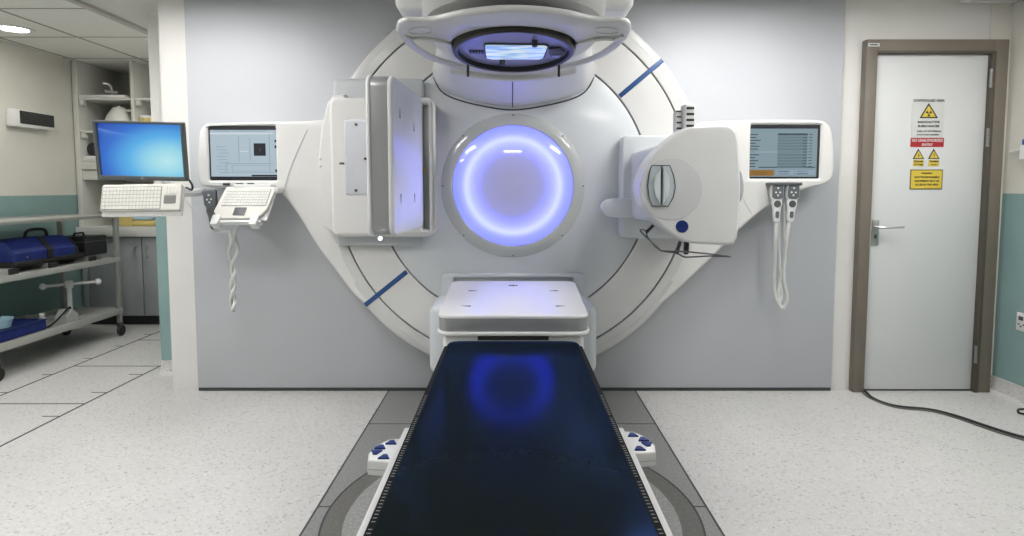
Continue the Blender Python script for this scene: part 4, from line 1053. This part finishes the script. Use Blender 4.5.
# ------------------------------------------------------------------ trolley
TX0, TX1, TY0, TY1 = -3.96, -3.44, 3.93, 5.24
T = thing('equipment_trolley', (-3.7, 4.6, 0), 'grey metal three tier trolley on casters along the left wall', 'trolley')
for x in (TX0 + .018, TX1 - .018):
    for y in (TY0 + .018, TY1 - .018):
        ob('post', rbox(x - .018, x + .018, y - .018, y + .018, .115, 1.06, .004), ALU, T)
        cs_ = ob('caster', lathe([(0, -.014), (.04, -.014), (.046, -.008), (.046, .008), (.04, .014), (0, .014)], (x + .01, y, .047), 'X', seg=28), RUBBER, T)
        ob('fork', rbox(x - .016, x + .022, y - .02, y + .02, .075, .12, .006), CHAR, cs_)
SHM = mat('trolley_shelf', (.50, .50, .47), .4, metal=.3)
def shelf(z0, z1, floor_z):
    bm = bmesh.new()
    rbox(TX0 + .03, TX1 - .03, TY0 + .03, TY1 - .03, floor_z - .006, floor_z, .001, bm=bm)
    rbox(TX1 - .012, TX1 + .004, TY0, TY1, z0, z1, .003, bm=bm); rbox(TX0 - .004, TX0 + .012, TY0, TY1, z0, z1, .003, bm=bm)
    rbox(TX0, TX1, TY0 - .004, TY0 + .012, z0, z1, .003, bm=bm); rbox(TX0, TX1, TY1 - .012, TY1 + .004, z0, z1, .003, bm=bm)
    rbox(TX0 + .01, TX1 - .01, TY0 + .01, TY1 - .01, floor_z - .02, floor_z - .008, .001, bm=bm)
    return bm
ob('bottom_shelf', shelf(.195, .25, .245), SHM, T)
ob('middle_shelf', shelf(.655, .70, .695), SHM, T)
bm = bmesh.new()
for a_ in ((TX1 - .03, TX1 + .004, TY0, TY1), (TX0 - .004, TX0 + .03, TY0, TY1), (TX0, TX1, TY0, TY0 + .03), (TX0, TX1, TY1 - .03, TY1)): rbox(*a_, 1.045, 1.07, .003, bm=bm)
ob('top_frame', bm, ALU, T)
ob('top_shelf', rbox(TX0 + .02, TX1 - .02, TY0 + .02, TY1 - .02, 1.052, 1.062, .001), SHM, T)
for y in (4.16, 4.52, 4.95):
    cbx = ob('cross_bar', rbox(TX0 + .03, TX1 - .05, y - .035, y + .035, .6955, .735, .004), ALU, T)
    ob('end_cap', rbox(TX1 - .052, TX1 - .03, y - .036, y + .036, .6955, .736, .004), BLACK, cbx)
# blue tool bag
B = thing('tool_bag', (-3.64, 4.52, .736), 'blue nylon tool bag with black handle on the middle trolley shelf', 'bag')
def bag_sec(y, w0, w1, z0, z1): return [Vector((-3.64 + a, y, b)) for a, b in ((-w0, z0), (w0, z0), (w0 * 1.02, z0 + (z1 - z0) * .4), (w1, z1 - .01), (w1 - .02, z1), (-w1 + .02, z1), (-w1, z1 - .01), (-w0 * 1.02, z0 + (z1 - z0) * .4))]
ob('body', loft([bag_sec(4.20, .12, .05, .775, .88), bag_sec(4.215, .135, .07, .772, .915), bag_sec(4.30, .14, .075, .772, .928), bag_sec(4.52, .142, .078, .772, .93), bag_sec(4.72, .14, .075, .772, .928), bag_sec(4.79, .135, .07, .772, .92)]), BAGBLUE, B, 25)
ob('base', rbox(-3.79, -3.49, 4.185, 4.885, .7365, .775, .012, 3), BAGBLK, B)
ob('end_pocket', loft([bag_sec(4.791, .135, .07, .772, .918), bag_sec(4.84, .125, .075, .772, .90), bag_sec(4.875, .10, .06, .772, .86)]), BAGBLK, B, 25)
ob('handle', tube([(-3.60, 4.42, .925), (-3.60, 4.43, .965), (-3.60, 4.47, .985), (-3.60, 4.58, .985), (-3.60, 4.62, .965), (-3.60, 4.63, .925)], .011), BAGBLK, B)
ob('strap', loft([[Vector((-3.64 + a + d, y, b)) for y, d in ((4.49, 0), (4.545, 0), (4.545, .006), (4.49, .006))] for a, b in ((.078, .932), (.081, .915), (.1462, .836), (.1435, .775))]), BAGBLK, B)
for y in (4.30, 4.50):
    ob('stud', lathe([(0, -.006), (.006, -.004), (.007, .002), (0, .002)], (-3.494, y, .80), 'X', seg=12), STEEL, B)
# black case
bc = thing('equipment_case', (-3.66, 5.03, .70), 'black case behind the blue tool bag on the trolley', 'case')
ob('body', rbox(-3.80, -3.50, 4.91, 5.17, .7365, .895, .012, 3), mat('case_black', (.012, .013, .013), .5), bc)
ob('lid_edge', rbox(-3.803, -3.497, 4.907, 5.173, .85, .856, .002), CHAR, bc)
ob('handle', tube([(-3.65, 4.98, .893), (-3.65, 4.99, .92), (-3.65, 5.09, .92), (-3.65, 5.10, .893)], .008, smooth=False), BLACK, bc)
# on the bottom shelf
st = thing('clamp_stand', (-3.62, 4.86, .25), 'white metal stand with ball ended crossbar on the bottom trolley shelf', 'stand')
ob('post', tube([(-3.62, 4.86, .255), (-3.62, 4.86, .55)], .018, smooth=False), W_WARM, st)
ob('crossbar', tube([(-3.74, 4.74, .515), (-3.48, 5.00, .515)], .012, smooth=False), W_WARM, st)
for q in ((-3.74, 4.74), (-3.48, 5.00)):
    ob('ball_end', lathe([(0, -.026)] + [(.026 * math.sin(PI * k / 10), -.026 * math.cos(PI * k / 10)) for k in range(1, 10)] + [(0, .026)], (q[0], q[1], .515), 'Z', seg=20), W_PLASTIC, st)
ob('hub', lathe([(0, -.03), (.03, -.03), (.032, 0), (.03, .03), (0, .03)], (-3.62, 4.86, .515), 'Z', seg=24), W_WARM, st)
ob('foot', lathe([(0, 0), (.09, 0), (.09, .008), (.03, .02), (0, .02)], (-3.62, 4.86, .2455), 'Z', seg=32), ALU, st)
dv = thing('meter_box', (-3.56, 4.66, .25), 'small grey sloping meter box with a black lead in front of the white stand', 'device')
t = bmesh.new(); 
ob('body', loft([[Vector((x, y, z)) for y, z in ((4.62, .2455), (4.74, .2455), (4.74, .30), (4.68, .345), (4.62, .29))] for x in (-3.57, -3.47)]), G_MID, dv)
ob('lead', tube([(-3.50, 4.70, .335), (-3.49, 4.68, .36), (-3.48, 4.60, .33), (-3.48, 4.52, .285), (-3.49, 4.47, .258), (-3.50, 4.44, .2535)], .007), RUBBER, dv)
gt = ob('accessory_tray', plate([rrect(-3.90, -3.66, 4.44, 4.75, .02), rrect(-3.885, -3.675, 4.455, 4.735, .015)], .02, .004, TR(0, 0, .2660)), ALU); tag(gt, 'low grey metal tray frame at the back of the bottom trolley shelf', 'tray')
bb = thing('carry_tray', (-3.62, 4.16, .25), 'dark blue box at the near end of the bottom trolley shelf', 'box')
ob('body', rbox(-3.80, -3.47, 4.01, 4.42, .2455, .318, .012, 3), BAGBLUE, bb)
ob('rim', plate([rrect(-3.805, -3.465, 4.005, 4.425, .015), rrect(-3.77, -3.50, 4.04, 4.39, .01)], .004, .002, TR(0, 0, .3215)), mat('dark_blue', (.01, .02, .10), .5), bb)
cu_ = thing('plastic_tub', (-3.57, 4.14, .325), 'pale blue tub standing on the dark blue box on the trolley', 'tub')
ob('body', lathe([(0, .001), (.062, .001), (.075, .06), (.077, .062), (.070, .062), (.06, .006), (0, .006)], (-3.57, 4.125, .326), 'Z', seg=32), mat('pale_blue_plastic', (.36, .58, .68), .4), cu_)
ob('rim', lathe([(.070, .058), (.080, .058), (.080, .066), (.070, .066)], (-3.57, 4.125, .326), 'Z', seg=32, closed=True), BCLOTH, cu_)
cb_ = thing('small_bottle', (-3.80, 4.55, .25), 'small clear topped bottle behind the dark blue box', 'bottle')
ob('body', lathe([(0, 0), (.026, 0), (.028, .01), (.028, .06), (.014, .075), (.014, .085), (0, .085)], (-3.57, 4.50, .2458), 'Z', seg=24), G_LIGHT, cb_)
ob('cap', lathe([(0, .084), (.017, .084), (.017, .104), (0, .104)], (-3.57, 4.50, .2458), 'Z', seg=20), W_PLASTIC, cb_)

# ================================================================== CAMERA, WORLD, RENDER SETTINGS
cam = bpy.data.cameras.new('camera'); co = bpy.data.objects.new('camera', cam); COL.objects.link(co)
co.location = (0, 0, H); co.rotation_euler = (PI / 2 - PITCH, 0, 0)
cam.sensor_fit = 'HORIZONTAL'; cam.sensor_width = 36; cam.lens = F / 1024 * 36
cam.shift_y = (PY - 268) / 1024; cam.clip_start = .05
S.camera = co
w = bpy.data.worlds.new('world'); S.world = w; w.use_nodes = True
w.node_tree.nodes['Background'].inputs['Color'].default_value = (.8, .85, .9, 1); w.node_tree.nodes['Background'].inputs['Strength'].default_value = .05
S.view_settings.view_transform = 'Standard'; S.view_settings.look = 'None'; S.view_settings.gamma = 1; S.view_settings.use_curve_mapping = False
S.view_settings.exposure = 0.0
